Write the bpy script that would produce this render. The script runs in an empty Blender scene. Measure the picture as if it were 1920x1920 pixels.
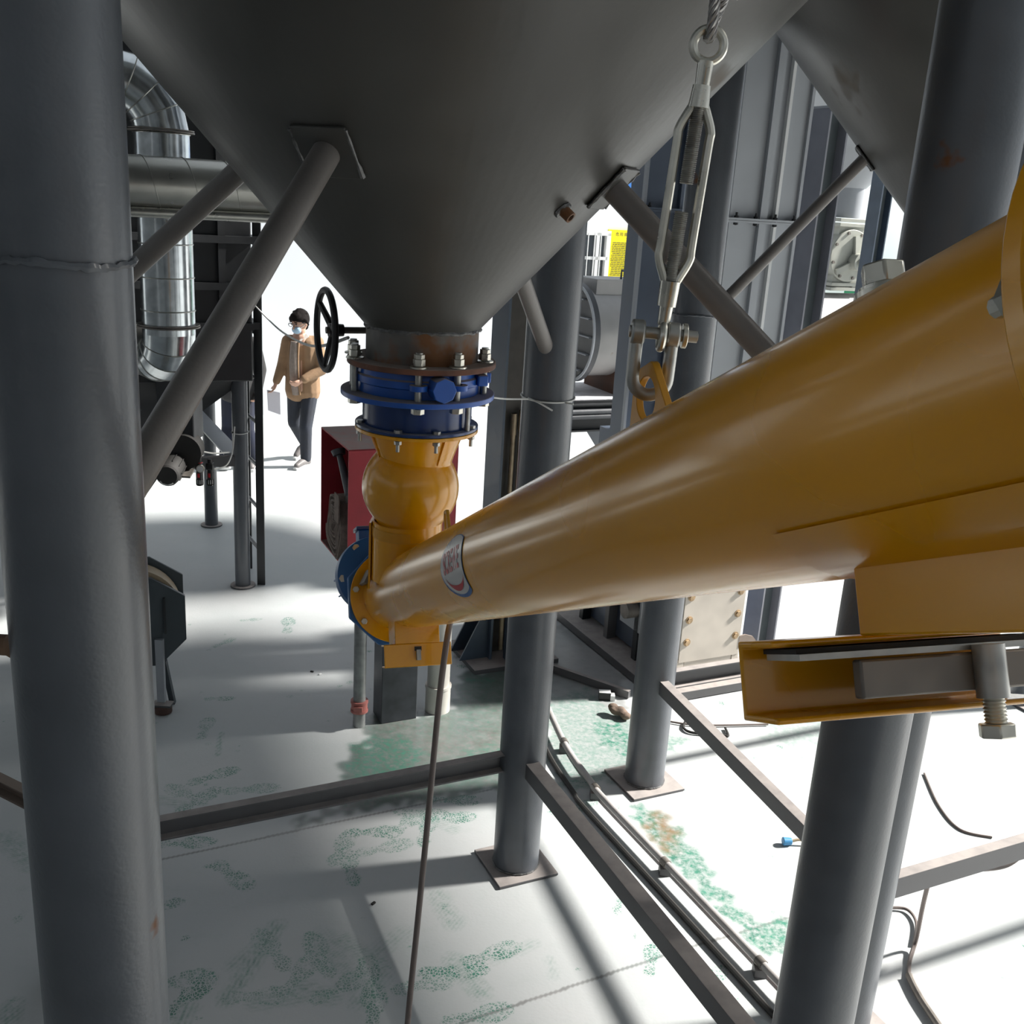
import bpy, bmesh, math, random
import numpy as np
from mathutils import Vector as V, Matrix

# ------------------------------------------------------------------ camera, light, exposure
SC = bpy.context.scene
COL = SC.collection
PITCH, ROLL, CAMH, FPX = math.radians(16.94), math.radians(3.5), 3.0, 1920.0
c_fwd = V((0, math.cos(PITCH), -math.sin(PITCH)))
_up0 = V((0, math.sin(PITCH), math.cos(PITCH)))
c_rt = V((1, 0, 0)) * math.cos(ROLL) + _up0 * math.sin(ROLL)
c_up = V((1, 0, 0)) * -math.sin(ROLL) + _up0 * math.cos(ROLL)
c_o = V((0, 0, CAMH))
cd = bpy.data.cameras.new('camera'); cd.sensor_width = 36; cd.lens = 36 * FPX / 1920; cd.clip_start = 0.02; cd.clip_end = 200
cam = bpy.data.objects.new('camera', cd); COL.objects.link(cam)
mm = Matrix((c_rt, c_up, -c_fwd)).transposed().to_4x4(); mm.translation = c_o
cam.matrix_world = mm
SC.camera = cam

world = bpy.data.worlds.new('sky'); SC.world = world; world.use_nodes = True
bg = world.node_tree.nodes['Background']; bg.inputs[0].default_value = (0.86, 0.93, 1.0, 1); bg.inputs[1].default_value = 0.80
sun_dir = V((0.965, 0.262, 0.79)).normalized()          # towards the sun: low, from the open side of the hall
sd = bpy.data.lights.new('sun', 'SUN'); sd.energy = 13.5; sd.angle = math.radians(4.5); sd.color = (1.0, 0.96, 0.9)
sun = bpy.data.objects.new('sun', sd); COL.objects.link(sun)
sun.rotation_euler = sun_dir.to_track_quat('Z', 'Y').to_euler()
SC.view_settings.view_transform = 'Standard'; SC.view_settings.look = 'None'
SC.view_settings.gamma = 1; SC.view_settings.use_curve_mapping = False
SC.view_settings.exposure = -0.22
SC.cycles.use_denoising = True
SC.cycles.max_bounces = 5; SC.cycles.diffuse_bounces = 3; SC.cycles.glossy_bounces = 3; SC.cycles.transparent_max_bounces = 4
SC.cycles.caustics_reflective = False; SC.cycles.caustics_refractive = False
SC.cycles.use_adaptive_sampling = True; SC.cycles.adaptive_threshold = .06; SC.cycles.adaptive_min_samples = 16
SC.cycles.sample_clamp_indirect = 6

def ray(px, py): return c_fwd + c_rt * ((px - 960) / FPX) - c_up * ((py - 960) / FPX)
def atY(px, py, y): d = ray(px, py); return c_o + d * (y / d.y)
def atZ(px, py, z=0.0): d = ray(px, py); return c_o + d * ((z - CAMH) / d.z)

U = V((.9003, .4353, 0)); W = V((-.4353, .9003, 0)); Z = V((0, 0, 1)); X = V((1, 0, 0)); Y = V((0, 1, 0))
rnd = random.Random(7)

# ------------------------------------------------------------------ materials
def _n(nt, t, **k):
    n = nt.nodes.new(t)
    for a, b in k.items(): setattr(n, a, b)
    return n
def mix(nt, fac, a, b, bt='MIX'):
    n = _n(nt, 'ShaderNodeMix', data_type='RGBA', blend_type=bt)
    for s, v in ((n.inputs[0], fac), (n.inputs[6], a), (n.inputs[7], b)):
        if hasattr(v, 'is_linked'): nt.links.new(v, s)
        elif isinstance(v, (int, float)): s.default_value = v
        else: s.default_value = (*v[:3], 1)
    return n.outputs[2]
def noise(nt, co, scale, detail=2, rough=.55):
    n = _n(nt, 'ShaderNodeTexNoise'); n.inputs['Scale'].default_value = scale
    n.inputs['Detail'].default_value = detail; n.inputs['Roughness'].default_value = rough
    nt.links.new(co, n.inputs['Vector']); return n.outputs['Fac']
def ramp(nt, fac, a, b, va=0., vb=1.):
    n = _n(nt, 'ShaderNodeMapRange'); n.inputs[1].default_value = a; n.inputs[2].default_value = b
    n.inputs[3].default_value = va; n.inputs[4].default_value = vb; nt.links.new(fac, n.inputs[0]); return n.outputs[0]
def math_(nt, op, a, b=None):
    n = _n(nt, 'ShaderNodeMath', operation=op)
    for s, v in ((n.inputs[0], a), (n.inputs[1], b)):
        if v is None: continue
        if hasattr(v, 'is_linked'): nt.links.new(v, s)
        else: s.default_value = v
    return n.outputs[0]
MATS = {}
def mat(name, col, rough=.5, metal=0., var=.12, vscale=6., bump=.0, bscale=60., rust=0., rustcol=(.16, .07, .03), dust=0.,
        dustcol=(.5, .46, .42), coat=0., spec=.5, emit=None, alpha=1., rscale=3.):
    if name in MATS: return MATS[name]
    m = bpy.data.materials.new(name); m.use_nodes = True; nt = m.node_tree
    p = nt.nodes['Principled BSDF']; tc = _n(nt, 'ShaderNodeTexCoord').outputs['Object']
    nz = noise(nt, tc, vscale)
    lo = tuple(max(0, c * (1 - var)) for c in col); hi = tuple(min(1, c * (1 + var)) for c in col)
    cc = mix(nt, ramp(nt, nz, .3, .7), lo, hi)
    rr = ramp(nt, nz, .3, .7, max(.03, rough * .85), min(1, rough * 1.15))
    if rust > 0:
        f = ramp(nt, noise(nt, tc, rscale, 4, .65), .74 - rust * .4, .78 - rust * .3)
        cc = mix(nt, f, cc, rustcol); rr = mix(nt, f, rr, (.85,) * 3)
    if dust > 0:
        g = _n(nt, 'ShaderNodeNewGeometry'); s = _n(nt, 'ShaderNodeSeparateXYZ'); nt.links.new(g.outputs['Normal'], s.inputs[0])
        f = math_(nt, 'MULTIPLY', ramp(nt, s.outputs[2], .35, .9), ramp(nt, noise(nt, tc, 14, 3), .2, .6, dust * .6, dust))
        cc = mix(nt, f, cc, dustcol); rr = mix(nt, f, rr, (.95,) * 3)
    nt.links.new(cc, p.inputs['Base Color']); nt.links.new(rr, p.inputs['Roughness'])
    p.inputs['Metallic'].default_value = metal; p.inputs['Coat Weight'].default_value = coat
    p.inputs['Coat Roughness'].default_value = .12; p.inputs['Specular IOR Level'].default_value = spec
    if bump > 0:
        b = _n(nt, 'ShaderNodeBump'); b.inputs['Strength'].default_value = bump; b.inputs['Distance'].default_value = .004
        nt.links.new(noise(nt, tc, bscale, 1), b.inputs['Height']); nt.links.new(b.outputs[0], p.inputs['Normal'])
    if emit: p.inputs['Emission Color'].default_value = (*emit[:3], 1); p.inputs['Emission Strength'].default_value = emit[3]
    if alpha < 1: p.inputs['Alpha'].default_value = alpha
    MATS[name] = m; return m

GREY = mat('grey_enamel', (.085, .09, .10), .42, bump=.12, bscale=90, rust=.10, var=.15, rscale=4, coat=.05)
COLM = mat('column_enamel', (.095, .105, .12), .36, bump=.12, bscale=110, rust=.12, var=.12, rscale=5, coat=.08)
HOPM = mat('hopper_enamel', (.064, .062, .057), .38, bump=.08, bscale=50, rust=.34, var=.22, vscale=2.5, rustcol=(.125, .10, .075), rscale=1.2)  # brown patches paint in a warm sheen along with rust specks
DARK = mat('charcoal_enamel', (.022, .024, .027), .45, var=.2)
BRAC = mat('brace_enamel', (.17, .155, .145), .45, bump=.1, bscale=120, var=.1)
BEAM = mat('beam_enamel', (.10, .10, .105), .5, var=.12, rust=.06, dust=.9, dustcol=(.42, .38, .36))
YEL = mat('yellow_enamel', (.83, .37, .003), .27, var=.05, vscale=3, coat=.35)
YELD = mat('yellow_dull', (.68, .32, .02), .4, var=.08)
BLUE = mat('blue_enamel', (.016, .095, .42), .33, var=.2, dust=1., dustcol=(.33, .29, .27))
BLUED = mat('dark_blue_enamel', (.012, .04, .15), .22, var=.25, vscale=9, dust=.75, dustcol=(.36, .34, .33))
BLUEG = mat('gearbox_blue', (.03, .13, .33), .42, var=.15)
RUSTF = mat('rusted_steel', (.16, .07, .045), .8, var=.35, vscale=18, bump=.3, bscale=70, dust=.85, dustcol=(.36, .31, .28))
NECKM = mat('scorched_neck', (.14, .13, .12), .6, var=.3, vscale=9, rust=.72, rustcol=(.19, .085, .035), bump=.2, rscale=5)
ZINC = mat('zinc_plated', (.62, .60, .53), .3, metal=.9, var=.15, vscale=25)
ZINCD = mat('dull_zinc', (.42, .42, .40), .42, metal=.85, var=.25, vscale=30, bump=.1)
GALV = mat('galvanized_sheet', (.62, .66, .68), .2, metal=.95, var=.14, vscale=16)
GALVD = mat('galvanized_dull', (.45, .45, .42), .3, metal=.9, var=.12, vscale=5)
ROPE = mat('wire_strand', (.32, .31, .30), .45, metal=.7, var=.3, vscale=60)
STEEL = mat('raw_steel', (.22, .20, .18), .5, metal=.6, var=.3, vscale=12)
RED = mat('cabinet_red', (.42, .035, .05), .5, var=.12, dust=.95, dustcol=(.30, .25, .23))
REDIN = mat('cabinet_red_inside', (.12, .012, .014), .6)
HOSE = mat('canvas_hose', (.27, .21, .18), .9, var=.25, vscale=30, bump=.3, bscale=200)
IRON = mat('black_iron', (.02, .018, .02), .45, var=.3, rust=.12, rustcol=(.16, .03, .03))
BLACK = mat('black_plastic', (.012, .012, .013), .4)
RUBB = mat('black_rubber', (.02, .019, .018), .7)
CABLE = mat('cable_sheath', (.16, .13, .12), .6, var=.15)
WHITE = mat('white_plastic', (.75, .76, .76), .5, var=.05)
PVC = mat('white_pvc', (.72, .69, .64), .5, var=.08, dust=.4)
STRING = mat('white_string', (.75, .75, .72), .8)
PANEL = mat('casing_panel', (.38, .40, .43), .42, var=.1, vscale=2)
PANELB = mat('casing_blue_grey', (.10, .125, .17), .45, var=.12, vscale=3)
CREAM = mat('boot_panel', (.55, .50, .44), .5, var=.1, vscale=5, rust=.08, rustcol=(.3, .17, .07))
HSTEEL = mat('h_section_enamel', (.06, .085, .12), .45, var=.2, vscale=5)
HDARK = mat('h_section_worn', (.09, .08, .07), .55, var=.35, vscale=6, rust=.3)
BRASS = mat('conduit_tan', (.38, .30, .20), .4, metal=.4, var=.25, vscale=12)
DRUM = mat('drum_enamel', (.42, .41, .40), .4, var=.15, vscale=3, rust=.2, rustcol=(.3, .17, .08), dust=.6, dustcol=(.7, .69, .7))
POWD = mat('white_powder', (.78, .77, .8), .95, var=.08, vscale=20, bump=.4, bscale=60)
PALEG = mat('pale_grey_green', (.46, .47, .42), .5, var=.1)
TAN = mat('wheel_tan', (.42, .33, .22), .6)
GUARD = mat('guard_enamel', (.06, .075, .085), .4, var=.1)
WALLM = mat('white_render', (.78, .82, .86), .8, var=.03, vscale=1)
BLUEP = mat('blue_band', (.03, .18, .55), .5)
SIGNY = mat('sign_yellow', (.85, .72, .0), .5, var=.02)
INK = mat('sign_ink', (.05, .05, .04), .6)
GLASS = mat('dark_glass', (.05, .06, .07), .08, var=.1)
GREENM = mat('green_enamel', (.01, .27, .11), .5)
SKIN = mat('skin', (.55, .33, .24), .55, var=.06)
HAIR = mat('black_hair', (.012, .010, .010), .85, spec=.1)
JACK = mat('tan_jacket', (.30, .19, .11), .85, var=.15, vscale=8, bump=.4, bscale=40)
COLLAR = mat('pale_collar', (.62, .58, .55), .85)
KNIT = mat('grey_knit', (.30, .25, .22), .9, var=.15, vscale=30)
JEAN = mat('dark_jeans', (.026, .031, .044), .8, var=.3, vscale=7, bump=.4, bscale=30)
SHOE = mat('grey_shoe', (.16, .15, .15), .5, var=.2, vscale=12)
MASKM = mat('face_mask_blue', (.42, .62, .80), .8)
NAVY = mat('navy_cloth', (.012, .016, .035), .8, var=.3, bump=.3, bscale=30)
CHAR = mat('charcoal_cloth', (.035, .035, .037), .85, var=.3, bump=.3, bscale=30)
PAPER = mat('paper', (.78, .77, .84), .8, var=.02)
SKYROOF = mat('sun_leak_roof', (.30, .32, .33), .6)
_nt = SKYROOF.node_tree; _mx = _n(_nt, 'ShaderNodeMixShader'); _tr = _n(_nt, 'ShaderNodeBsdfTransparent'); _mx.inputs[0].default_value = .145   # transparent share added so weak sun reaches the hall floor
_nt.links.new(_nt.nodes['Principled BSDF'].outputs[0], _mx.inputs[1]); _nt.links.new(_tr.outputs[0], _mx.inputs[2]); _nt.links.new(_mx.outputs[0], _nt.nodes['Material Output'].inputs[0])
STICK = mat('sticker_white', (.62, .60, .58), .3, var=.02)
STICKB = mat('sticker_blue', (.03, .12, .35), .35)
STICKR = mat('sticker_red', (.5, .02, .03), .35)
WELD = mat('weld_bead', (.16, .16, .16), .5, metal=.4, var=.4, vscale=60, bump=.5, bscale=150)
RPIPE = mat('red_coupling', (.45, .16, .14), .6, var=.15)
POSTM = mat('post_enamel', (.05, .055, .065), .4, var=.3, vscale=10, rust=.2, rustcol=(.18, .08, .04), dust=.3)

# ------------------------------------------------------------------ mesh builder
ORG = {}
class B:
    def __init__(s): s.v = []; s.f = []
    def add(s, vs, fs):
        o = len(s.v); s.v += [V(p) for p in vs]; s.f += [tuple(i + o for i in f) for f in fs]; return s
    def box(s, c, size, R=(X, Y, Z)):
        a, b, e = (V(R[0]) * size[0] / 2, V(R[1]) * size[1] / 2, V(R[2]) * size[2] / 2); c = V(c)
        vs = [c + a * i + b * j + e * k for k in (-1, 1) for j in (-1, 1) for i in (-1, 1)]
        fs = [(0, 2, 3, 1), (4, 5, 7, 6), (0, 1, 5, 4), (2, 6, 7, 3), (0, 4, 6, 2), (1, 3, 7, 5)]
        if a.cross(b).dot(e) < 0: fs = [f[::-1] for f in fs]
        return s.add(vs, fs)
    def bar(s, p0, p1, w, h, up=Z):
        p0, p1 = V(p0), V(p1); d = (p1 - p0); L = d.length; d /= L
        a = d.cross(V(up)); a = a.normalized() if a.length > 1e-5 else X.copy(); e = a.cross(d)
        return s.box((p0 + p1) / 2, (L, w, h), (d, -a, e))
    def cyl(s, p0, p1, r0, r1=None, n=24, cap=True):
        r1 = r0 if r1 is None else r1; p0, p1 = V(p0), V(p1); d = (p1 - p0).normalized(); a, b = perp(d)
        vs = []
        for p, r in ((p0, r0), (p1, r1)):
            vs += [p + (a * math.cos(t) + b * math.sin(t)) * r for t in (2 * math.pi * i / n for i in range(n))]
        fs = [(i, (i + 1) % n, n + (i + 1) % n, n + i) for i in range(n)]
        if cap: fs += [tuple(range(n))[::-1], tuple(range(n, 2 * n))]
        return s.add(vs, fs)
    def tube(s, pts, r, n=10, closed=False, caps=True):
        pts = [V(p) for p in pts]; k = len(pts); vs = []; a = None
        rs = r if isinstance(r, (list, tuple)) else [r] * k
        for i, p in enumerate(pts):
            t = (pts[(i + 1) % k] - pts[i - 1]) if closed else (pts[min(i + 1, k - 1)] - pts[max(i - 1, 0)])
            t.normalize()
            if a is None: a = perp(t)[0]
            a = (a - t * a.dot(t)).normalized(); b = t.cross(a)
            vs += [p + (a * math.cos(q) + b * math.sin(q)) * rs[i] for q in (2 * math.pi * j / n for j in range(n))]
        fs = []
        for i in range(k if closed else k - 1):
            o, q = i * n, ((i + 1) % k) * n
            fs += [(o + j, o + (j + 1) % n, q + (j + 1) % n, q + j) for j in range(n)]
        if not closed and caps: fs += [tuple(range(n))[::-1], tuple(range((k - 1) * n, k * n))]
        return s.add(vs, fs)
    def lathe(s, prof, o, axis=Z, n=48, closed=False):
        o = V(o); axis = V(axis).normalized(); a, b = perp(axis); vs = []
        for r, z in prof:
            vs += [o + axis * z + (a * math.cos(t) + b * math.sin(t)) * max(r, 1e-5) for t in (2 * math.pi * i / n for i in range(n))]
        fs = []; k = len(prof)
        for i in range(k if closed else k - 1):
            p, q = i * n, ((i + 1) % k) * n
            fs += [(p + j, p + (j + 1) % n, q + (j + 1) % n, q + j) for j in range(n)]
        return s.add(vs, fs)
    def disc(s, o, axis, r, t, hole=0., n=48):       # flat ring / plate of thickness t from o along axis
        if hole > 0: return s.lathe([(hole, 0), (r, 0), (r, t), (hole, t)], o, axis, n, closed=True)
        return s.cyl(o, V(o) + V(axis).normalized() * t, r, n=n)
    def prism(s, poly, o, ex, ey, ez, h):
        o, ex, ey, ez = V(o), V(ex), V(ey), V(ez); n = len(poly)
        ar = sum(poly[i][0] * poly[(i + 1) % n][1] - poly[(i + 1) % n][0] * poly[i][1] for i in range(n))
        if (ar < 0) != (ex.cross(ey).dot(ez) < 0): poly = poly[::-1]
        vs = [o + ex * x + ey * y for x, y in poly]; vs += [p + ez * h for p in vs]
        fs = [(i, (i + 1) % n, n + (i + 1) % n, n + i) for i in range(n)] + [tuple(range(n))[::-1], tuple(range(n, 2 * n))]
        return s.add(vs, fs)
    def ring(s, outer, inner, o, ex, ey, ez, h):     # plate with a hole: two loops of the same length
        o, ex, ey, ez = V(o), V(ex), V(ey), V(ez); n = len(outer); vs = []
        for lp, dz in ((outer, 0), (inner, 0), (outer, h), (inner, h)): vs += [o + ex * x + ey * y + ez * dz for x, y in lp]
        fs = []
        for i in range(n):
            j = (i + 1) % n
            fs += [(i, j, 2 * n + j, 2 * n + i), (n + j, n + i, 3 * n + i, 3 * n + j), (2 * n + i, 2 * n + j, 3 * n + j, 3 * n + i), (j, i, n + i, n + j)]
        if ex.cross(ey).dot(ez) < 0: fs = [f[::-1] for f in fs]
        return s.add(vs, fs)
    def sph(s, c, r, sc=(1, 1, 1), n=16, R=(X, Y, Z)):
        c = V(c); vs = []; m = n // 2; fs = []
        for i in range(m + 1):
            ph = math.pi * i / m
            for j in range(n):
                t = 2 * math.pi * j / n
                p = (math.sin(ph) * math.cos(t) * r * sc[0], math.sin(ph) * math.sin(t) * r * sc[1], -math.cos(ph) * r * sc[2])
                vs.append(c + V(R[0]) * p[0] + V(R[1]) * p[1] + V(R[2]) * p[2])
        for i in range(m): fs += [(i * n + j, i * n + (j + 1) % n, (i + 1) * n + (j + 1) % n, (i + 1) * n + j) for j in range(n)]
        return s.add(vs, fs)
    def capsule(s, p0, p1, r0, r1, n=12):
        s.cyl(p0, p1, r0, r1, n); s.sph(p0, r0, n=n); s.sph(p1, r1, n=n); return s
    def hexn(s, p, axis, r, h): return s.cyl(p, V(p) + V(axis).normalized() * h, r, n=6)
    def build(s, name, m, parent=None, org=None, ang=35, bev=0., label=None, cat=None, group=None, kind=None):
        o = ORG[parent] if parent is not None else V(org) if org is not None else V((0, 0, 0))
        me = bpy.data.meshes.new(name); me.from_pydata([p - o for p in s.v], [], s.f); me.validate(); me.update()
        bm = bmesh.new(); bm.from_mesh(me); bmesh.ops.remove_doubles(bm, verts=bm.verts, dist=1e-5)
        bmesh.ops.recalc_face_normals(bm, faces=bm.faces); bm.to_mesh(me); bm.free()
        return link(name, me, m, parent, o, ang, bev, label, cat, group, kind)
def link(name, me, m, parent=None, o=V((0, 0, 0)), ang=35, bev=0., label=None, cat=None, group=None, kind=None):
    if m: me.materials.append(m)
    if len(me.polygons):
        me.polygons.foreach_set('use_smooth', [True] * len(me.polygons)); me.set_sharp_from_angle(angle=math.radians(ang))
    ob = bpy.data.objects.new(name, me); COL.objects.link(ob)
    if parent is not None: ob.parent = parent
    else: ob.location = o
    ORG[ob] = V(o)
    if bev:
        md = ob.modifiers.new('edge', 'BEVEL'); md.width = bev; md.segments = 2; md.limit_method = 'ANGLE'; md.angle_limit = math.radians(40)
    return tag(ob, label, cat, group, kind)
def tag(o, label=None, cat=None, group=None, kind=None):
    if label: o['label'] = label
    if cat: o['category'] = cat
    if group: o['group'] = group
    if kind: o['kind'] = kind
    return o
def thing(name, label, cat, loc, group=None):
    e = bpy.data.objects.new(name, None); COL.objects.link(e); e.location = loc; e.empty_display_size = .05; ORG[e] = V(loc)
    return tag(e, label, cat, group)
def perp(d):
    a = V(d).cross(Z)
    if a.length < 1e-4: a = V((1, 0, 0))
    a.normalize(); return a, V(d).normalized().cross(a)
def bez(p0, p1, p2, p3, n=16):
    out = []
    for i in range(n + 1):
        t = i / n; q = 1 - t
        out.append(V(p0) * q ** 3 + V(p1) * 3 * q * q * t + V(p2) * 3 * q * t * t + V(p3) * t ** 3)
    return out
def spline(pts, k=6):
    pts = [V(p) for p in pts]; out = []; P = [pts[0]] + pts + [pts[-1]]
    for i in range(1, len(P) - 2):
        for j in range(k):
            t = j / k; a, b, c, d = P[i - 1], P[i], P[i + 1], P[i + 2]
            out.append(.5 * ((2 * b) + (c - a) * t + (2 * a - 5 * b + 4 * c - d) * t * t + (3 * b - a - 3 * c + d) * t ** 3))
    return out + [pts[-1]]
def superloop(w, h, n=32, p=2.0, cx=0, cy=0):
    out = []
    for i in range(n):
        t = 2 * math.pi * i / n; c, s_ = math.cos(t), math.sin(t)
        out.append((cx + w * math.copysign(abs(c) ** (2 / p), c), cy + h * math.copysign(abs(s_) ** (2 / p), s_)))
    return out
def text_mesh(txt, size, bold=0.):
    cu = bpy.data.curves.new('lettering', 'FONT'); cu.body = txt; cu.size = size; cu.align_x = 'CENTER'; cu.align_y = 'CENTER'; cu.offset = bold
    ob = bpy.data.objects.new('lettering', cu); COL.objects.link(ob)
    dg = bpy.context.evaluated_depsgraph_get(); me = bpy.data.meshes.new_from_object(ob.evaluated_get(dg))
    bpy.data.objects.remove(ob); bpy.data.curves.remove(cu); return me
# ------------------------------------------------------------------ the setting
def uw(u, w, z=0.): return U * u + W * w + Z * z
def atW(px, py, w): d = ray(px, py); return c_o + d * ((w - W.dot(c_o)) / W.dot(d))

def floor_material():
    m = bpy.data.materials.new('dusty_green_floor'); m.use_nodes = True; nt = m.node_tree; p = nt.nodes['Principled BSDF']
    tc = _n(nt, 'ShaderNodeTexCoord').outputs['Object']
    at = _n(nt, 'ShaderNodeAttribute', attribute_name='stain_shade'); sp = _n(nt, 'ShaderNodeSeparateColor'); nt.links.new(at.outputs['Color'], sp.inputs[0])
    n1 = noise(nt, tc, .9, 3); n2 = noise(nt, tc, 14, 4)
    base = mix(nt, ramp(nt, n1, .35, .65), (.47, .50, .505), (.54, .555, .56))
    base = mix(nt, ramp(nt, n2, .55, .8, 0, .25), base, (.39, .45, .43))
    vo = _n(nt, 'ShaderNodeTexVoronoi', feature='DISTANCE_TO_EDGE'); vo.inputs['Scale'].default_value = 75; nt.links.new(tc, vo.inputs['Vector'])
    tread = ramp(nt, vo.outputs['Distance'], .05, .16)
    brk = ramp(nt, noise(nt, tc, 16, 4), .30, .52)
    f1 = math_(nt, 'MULTIPLY', math_(nt, 'MULTIPLY', sp.outputs[0], tread), brk)
    f2 = math_(nt, 'MULTIPLY', sp.outputs[1], ramp(nt, noise(nt, tc, 30, 4, .7), .34, .62))
    ff = math_(nt, 'MAXIMUM', f1, f2)
    wet_shade = math_(nt, 'MULTIPLY', sp.outputs[2], ramp(nt, n2, .2, .7, .7, 1.))
    c1 = mix(nt, wet_shade, base, mix(nt, ramp(nt, n1, .4, .6), (.10, .115, .108), (.15, .135, .13)))
    c2 = mix(nt, ff, c1, mix(nt, ramp(nt, n2, .3, .7), (.02, .15, .10), (.06, .25, .175)))
    c3 = mix(nt, math_(nt, 'MULTIPLY', at.outputs['Alpha'], ramp(nt, n2, .3, .6)), c2, (.22, .13, .06))
    nt.links.new(c3, p.inputs['Base Color'])
    nt.links.new(mix(nt, wet_shade, (.6,) * 3, (.28,) * 3), p.inputs['Roughness'])
    b = _n(nt, 'ShaderNodeBump'); b.inputs['Strength'].default_value = .15; b.inputs['Distance'].default_value = .003
    nt.links.new(noise(nt, tc, 70, 1), b.inputs['Height']); nt.links.new(b.outputs[0], p.inputs['Normal'])
    return m

def build_floor():
    x0, x1, y0, y1, st = -3.2, 3.2, 2.7, 8.0, .01
    xs = np.arange(x0, x1 + 1e-6, st); ys = np.arange(y0, y1 + 1e-6, st); nx, ny = len(xs), len(ys)
    gx, gy = np.meshgrid(xs, ys); P = np.stack([gx.ravel(), gy.ravel(), np.zeros(nx * ny)], 1)
    d = P - np.array(c_o); f, r, u = np.array(c_fwd), np.array(c_rt), np.array(c_up)
    dep = d @ f; px = 960 + FPX * (d @ r) / dep; py = 960 - FPX * (d @ u) / dep
    rg = np.random.default_rng(3)
    def inside(poly):
        poly = np.array(poly, float); k = np.zeros(len(px), bool); j = len(poly) - 1
        wx = px + 9 * np.sin(P[:, 0] * 23 + 2 * np.sin(P[:, 1] * 31)) + 5 * np.sin(P[:, 1] * 57 + P[:, 0] * 41)
        wy = py + 7 * np.sin(P[:, 1] * 27 + 2 * np.sin(P[:, 0] * 37))
        for i in range(len(poly)):
            (ax, ay), (bx, by) = poly[i], poly[j]
            c = ((ay > wy) != (by > wy)) & (wx < (bx - ax) * (wy - ay) / (by - ay + 1e-9) + ax); k ^= c; j = i
        return k.astype(float)
    S = np.zeros((nx * ny, 4), np.float32)
    def blur(a, n=3):
        a = a.reshape(ny, nx)
        for _ in range(n): a = (a + np.roll(a, 1, 0) + np.roll(a, -1, 0) + np.roll(a, 1, 1) + np.roll(a, -1, 1)) / 5
        return a.ravel()
    for poly, wet_shade, grn in (
        ([(655, 1335), (700, 1385), (640, 1420), (632, 1470), (655, 1500), (540, 1550), (700, 1515), (935, 1480), (1000, 1420), (1010, 1250), (960, 1240), (860, 1270), (850, 1330), (760, 1345)], 1., .3),
        ([(660, 1395), (760, 1370), (800, 1420), (740, 1470), (650, 1480)], .3, .75),
        ([(870, 1400), (960, 1395), (960, 1440), (850, 1450)], .4, .6),
        ([(1030, 1310), (1100, 1290), (1190, 1350), (1200, 1440), (1130, 1470), (1060, 1480), (1030, 1420)], .35, .5),
        ([(1110, 1345), (1150, 1350), (1200, 1380), (1190, 1420), (1120, 1390)], .2, 1.),
        ([(1230, 1370), (1290, 1380), (1280, 1400), (1235, 1410)], .1, .7),
        ([(1175, 1505), (1225, 1515), (1300, 1580), (1330, 1640), (1375, 1690), (1420, 1725), (1475, 1720), (1490, 1780), (1430, 1790), (1360, 1720), (1280, 1640), (1210, 1560)], .2, 1.),
        ([(880, 1180), (1160, 1170), (1170, 1330), (1040, 1310), (900, 1260)], .55, .0),  # shade left of the elevator boot, painted into the floor colour
        ([(1440, 1350), (1560, 1345), (1560, 1395), (1430, 1395)], .1, .35),
    ):
        k = blur(inside(poly)); S[:, 2] = np.maximum(S[:, 2], k * wet_shade); S[:, 1] = np.maximum(S[:, 1], k * grn)
    S[:, 3] = blur(inside([(1215, 1515), (1260, 1530), (1275, 1590), (1240, 1600), (1205, 1560)]), 8) * .9
    def sole(fx, fy, ang, L=.29, s=.8):
        c = atZ(fx, fy); dx, dy = P[:, 0] - c.x, P[:, 1] - c.y; ca, sa = math.cos(math.radians(ang)), math.sin(math.radians(ang))
        a = (dx * ca + dy * sa) / (L / .29); b = (-dx * sa + dy * ca) / (L / .29)
        k = np.maximum(((a - .06) / .09) ** 2 + (b / .05) ** 2 < 1, ((a + .095) / .05) ** 2 + (b / .036) ** 2 < 1)
        k = np.maximum(k, (abs(a + .03) < .05) & (abs(b) < .024))
        S[:, 0] = np.maximum(S[:, 0], k * s)
    def smear(xa, ya, xb, yb, w, s=.7):
        a, b = atZ(xa, ya), atZ(xb, yb); ax, ay, bx, by = a.x, a.y, b.x, b.y; L2 = (bx - ax) ** 2 + (by - ay) ** 2
        t = np.clip(((P[:, 0] - ax) * (bx - ax) + (P[:, 1] - ay) * (by - ay)) / L2, 0, 1)
        dd = np.hypot(P[:, 0] - ax - t * (bx - ax), P[:, 1] - ay - t * (by - ay))
        cr = ((P[:, 0] - ax) * (by - ay) - (P[:, 1] - ay) * (bx - ax)) / math.sqrt(L2)
        k = np.clip(1 - dd / w, 0, 1) ** .6 * (.55 + .45 * np.sin(cr * 330 + 6 * t))
        S[:, 1] = np.maximum(S[:, 1], k * s)
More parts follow.
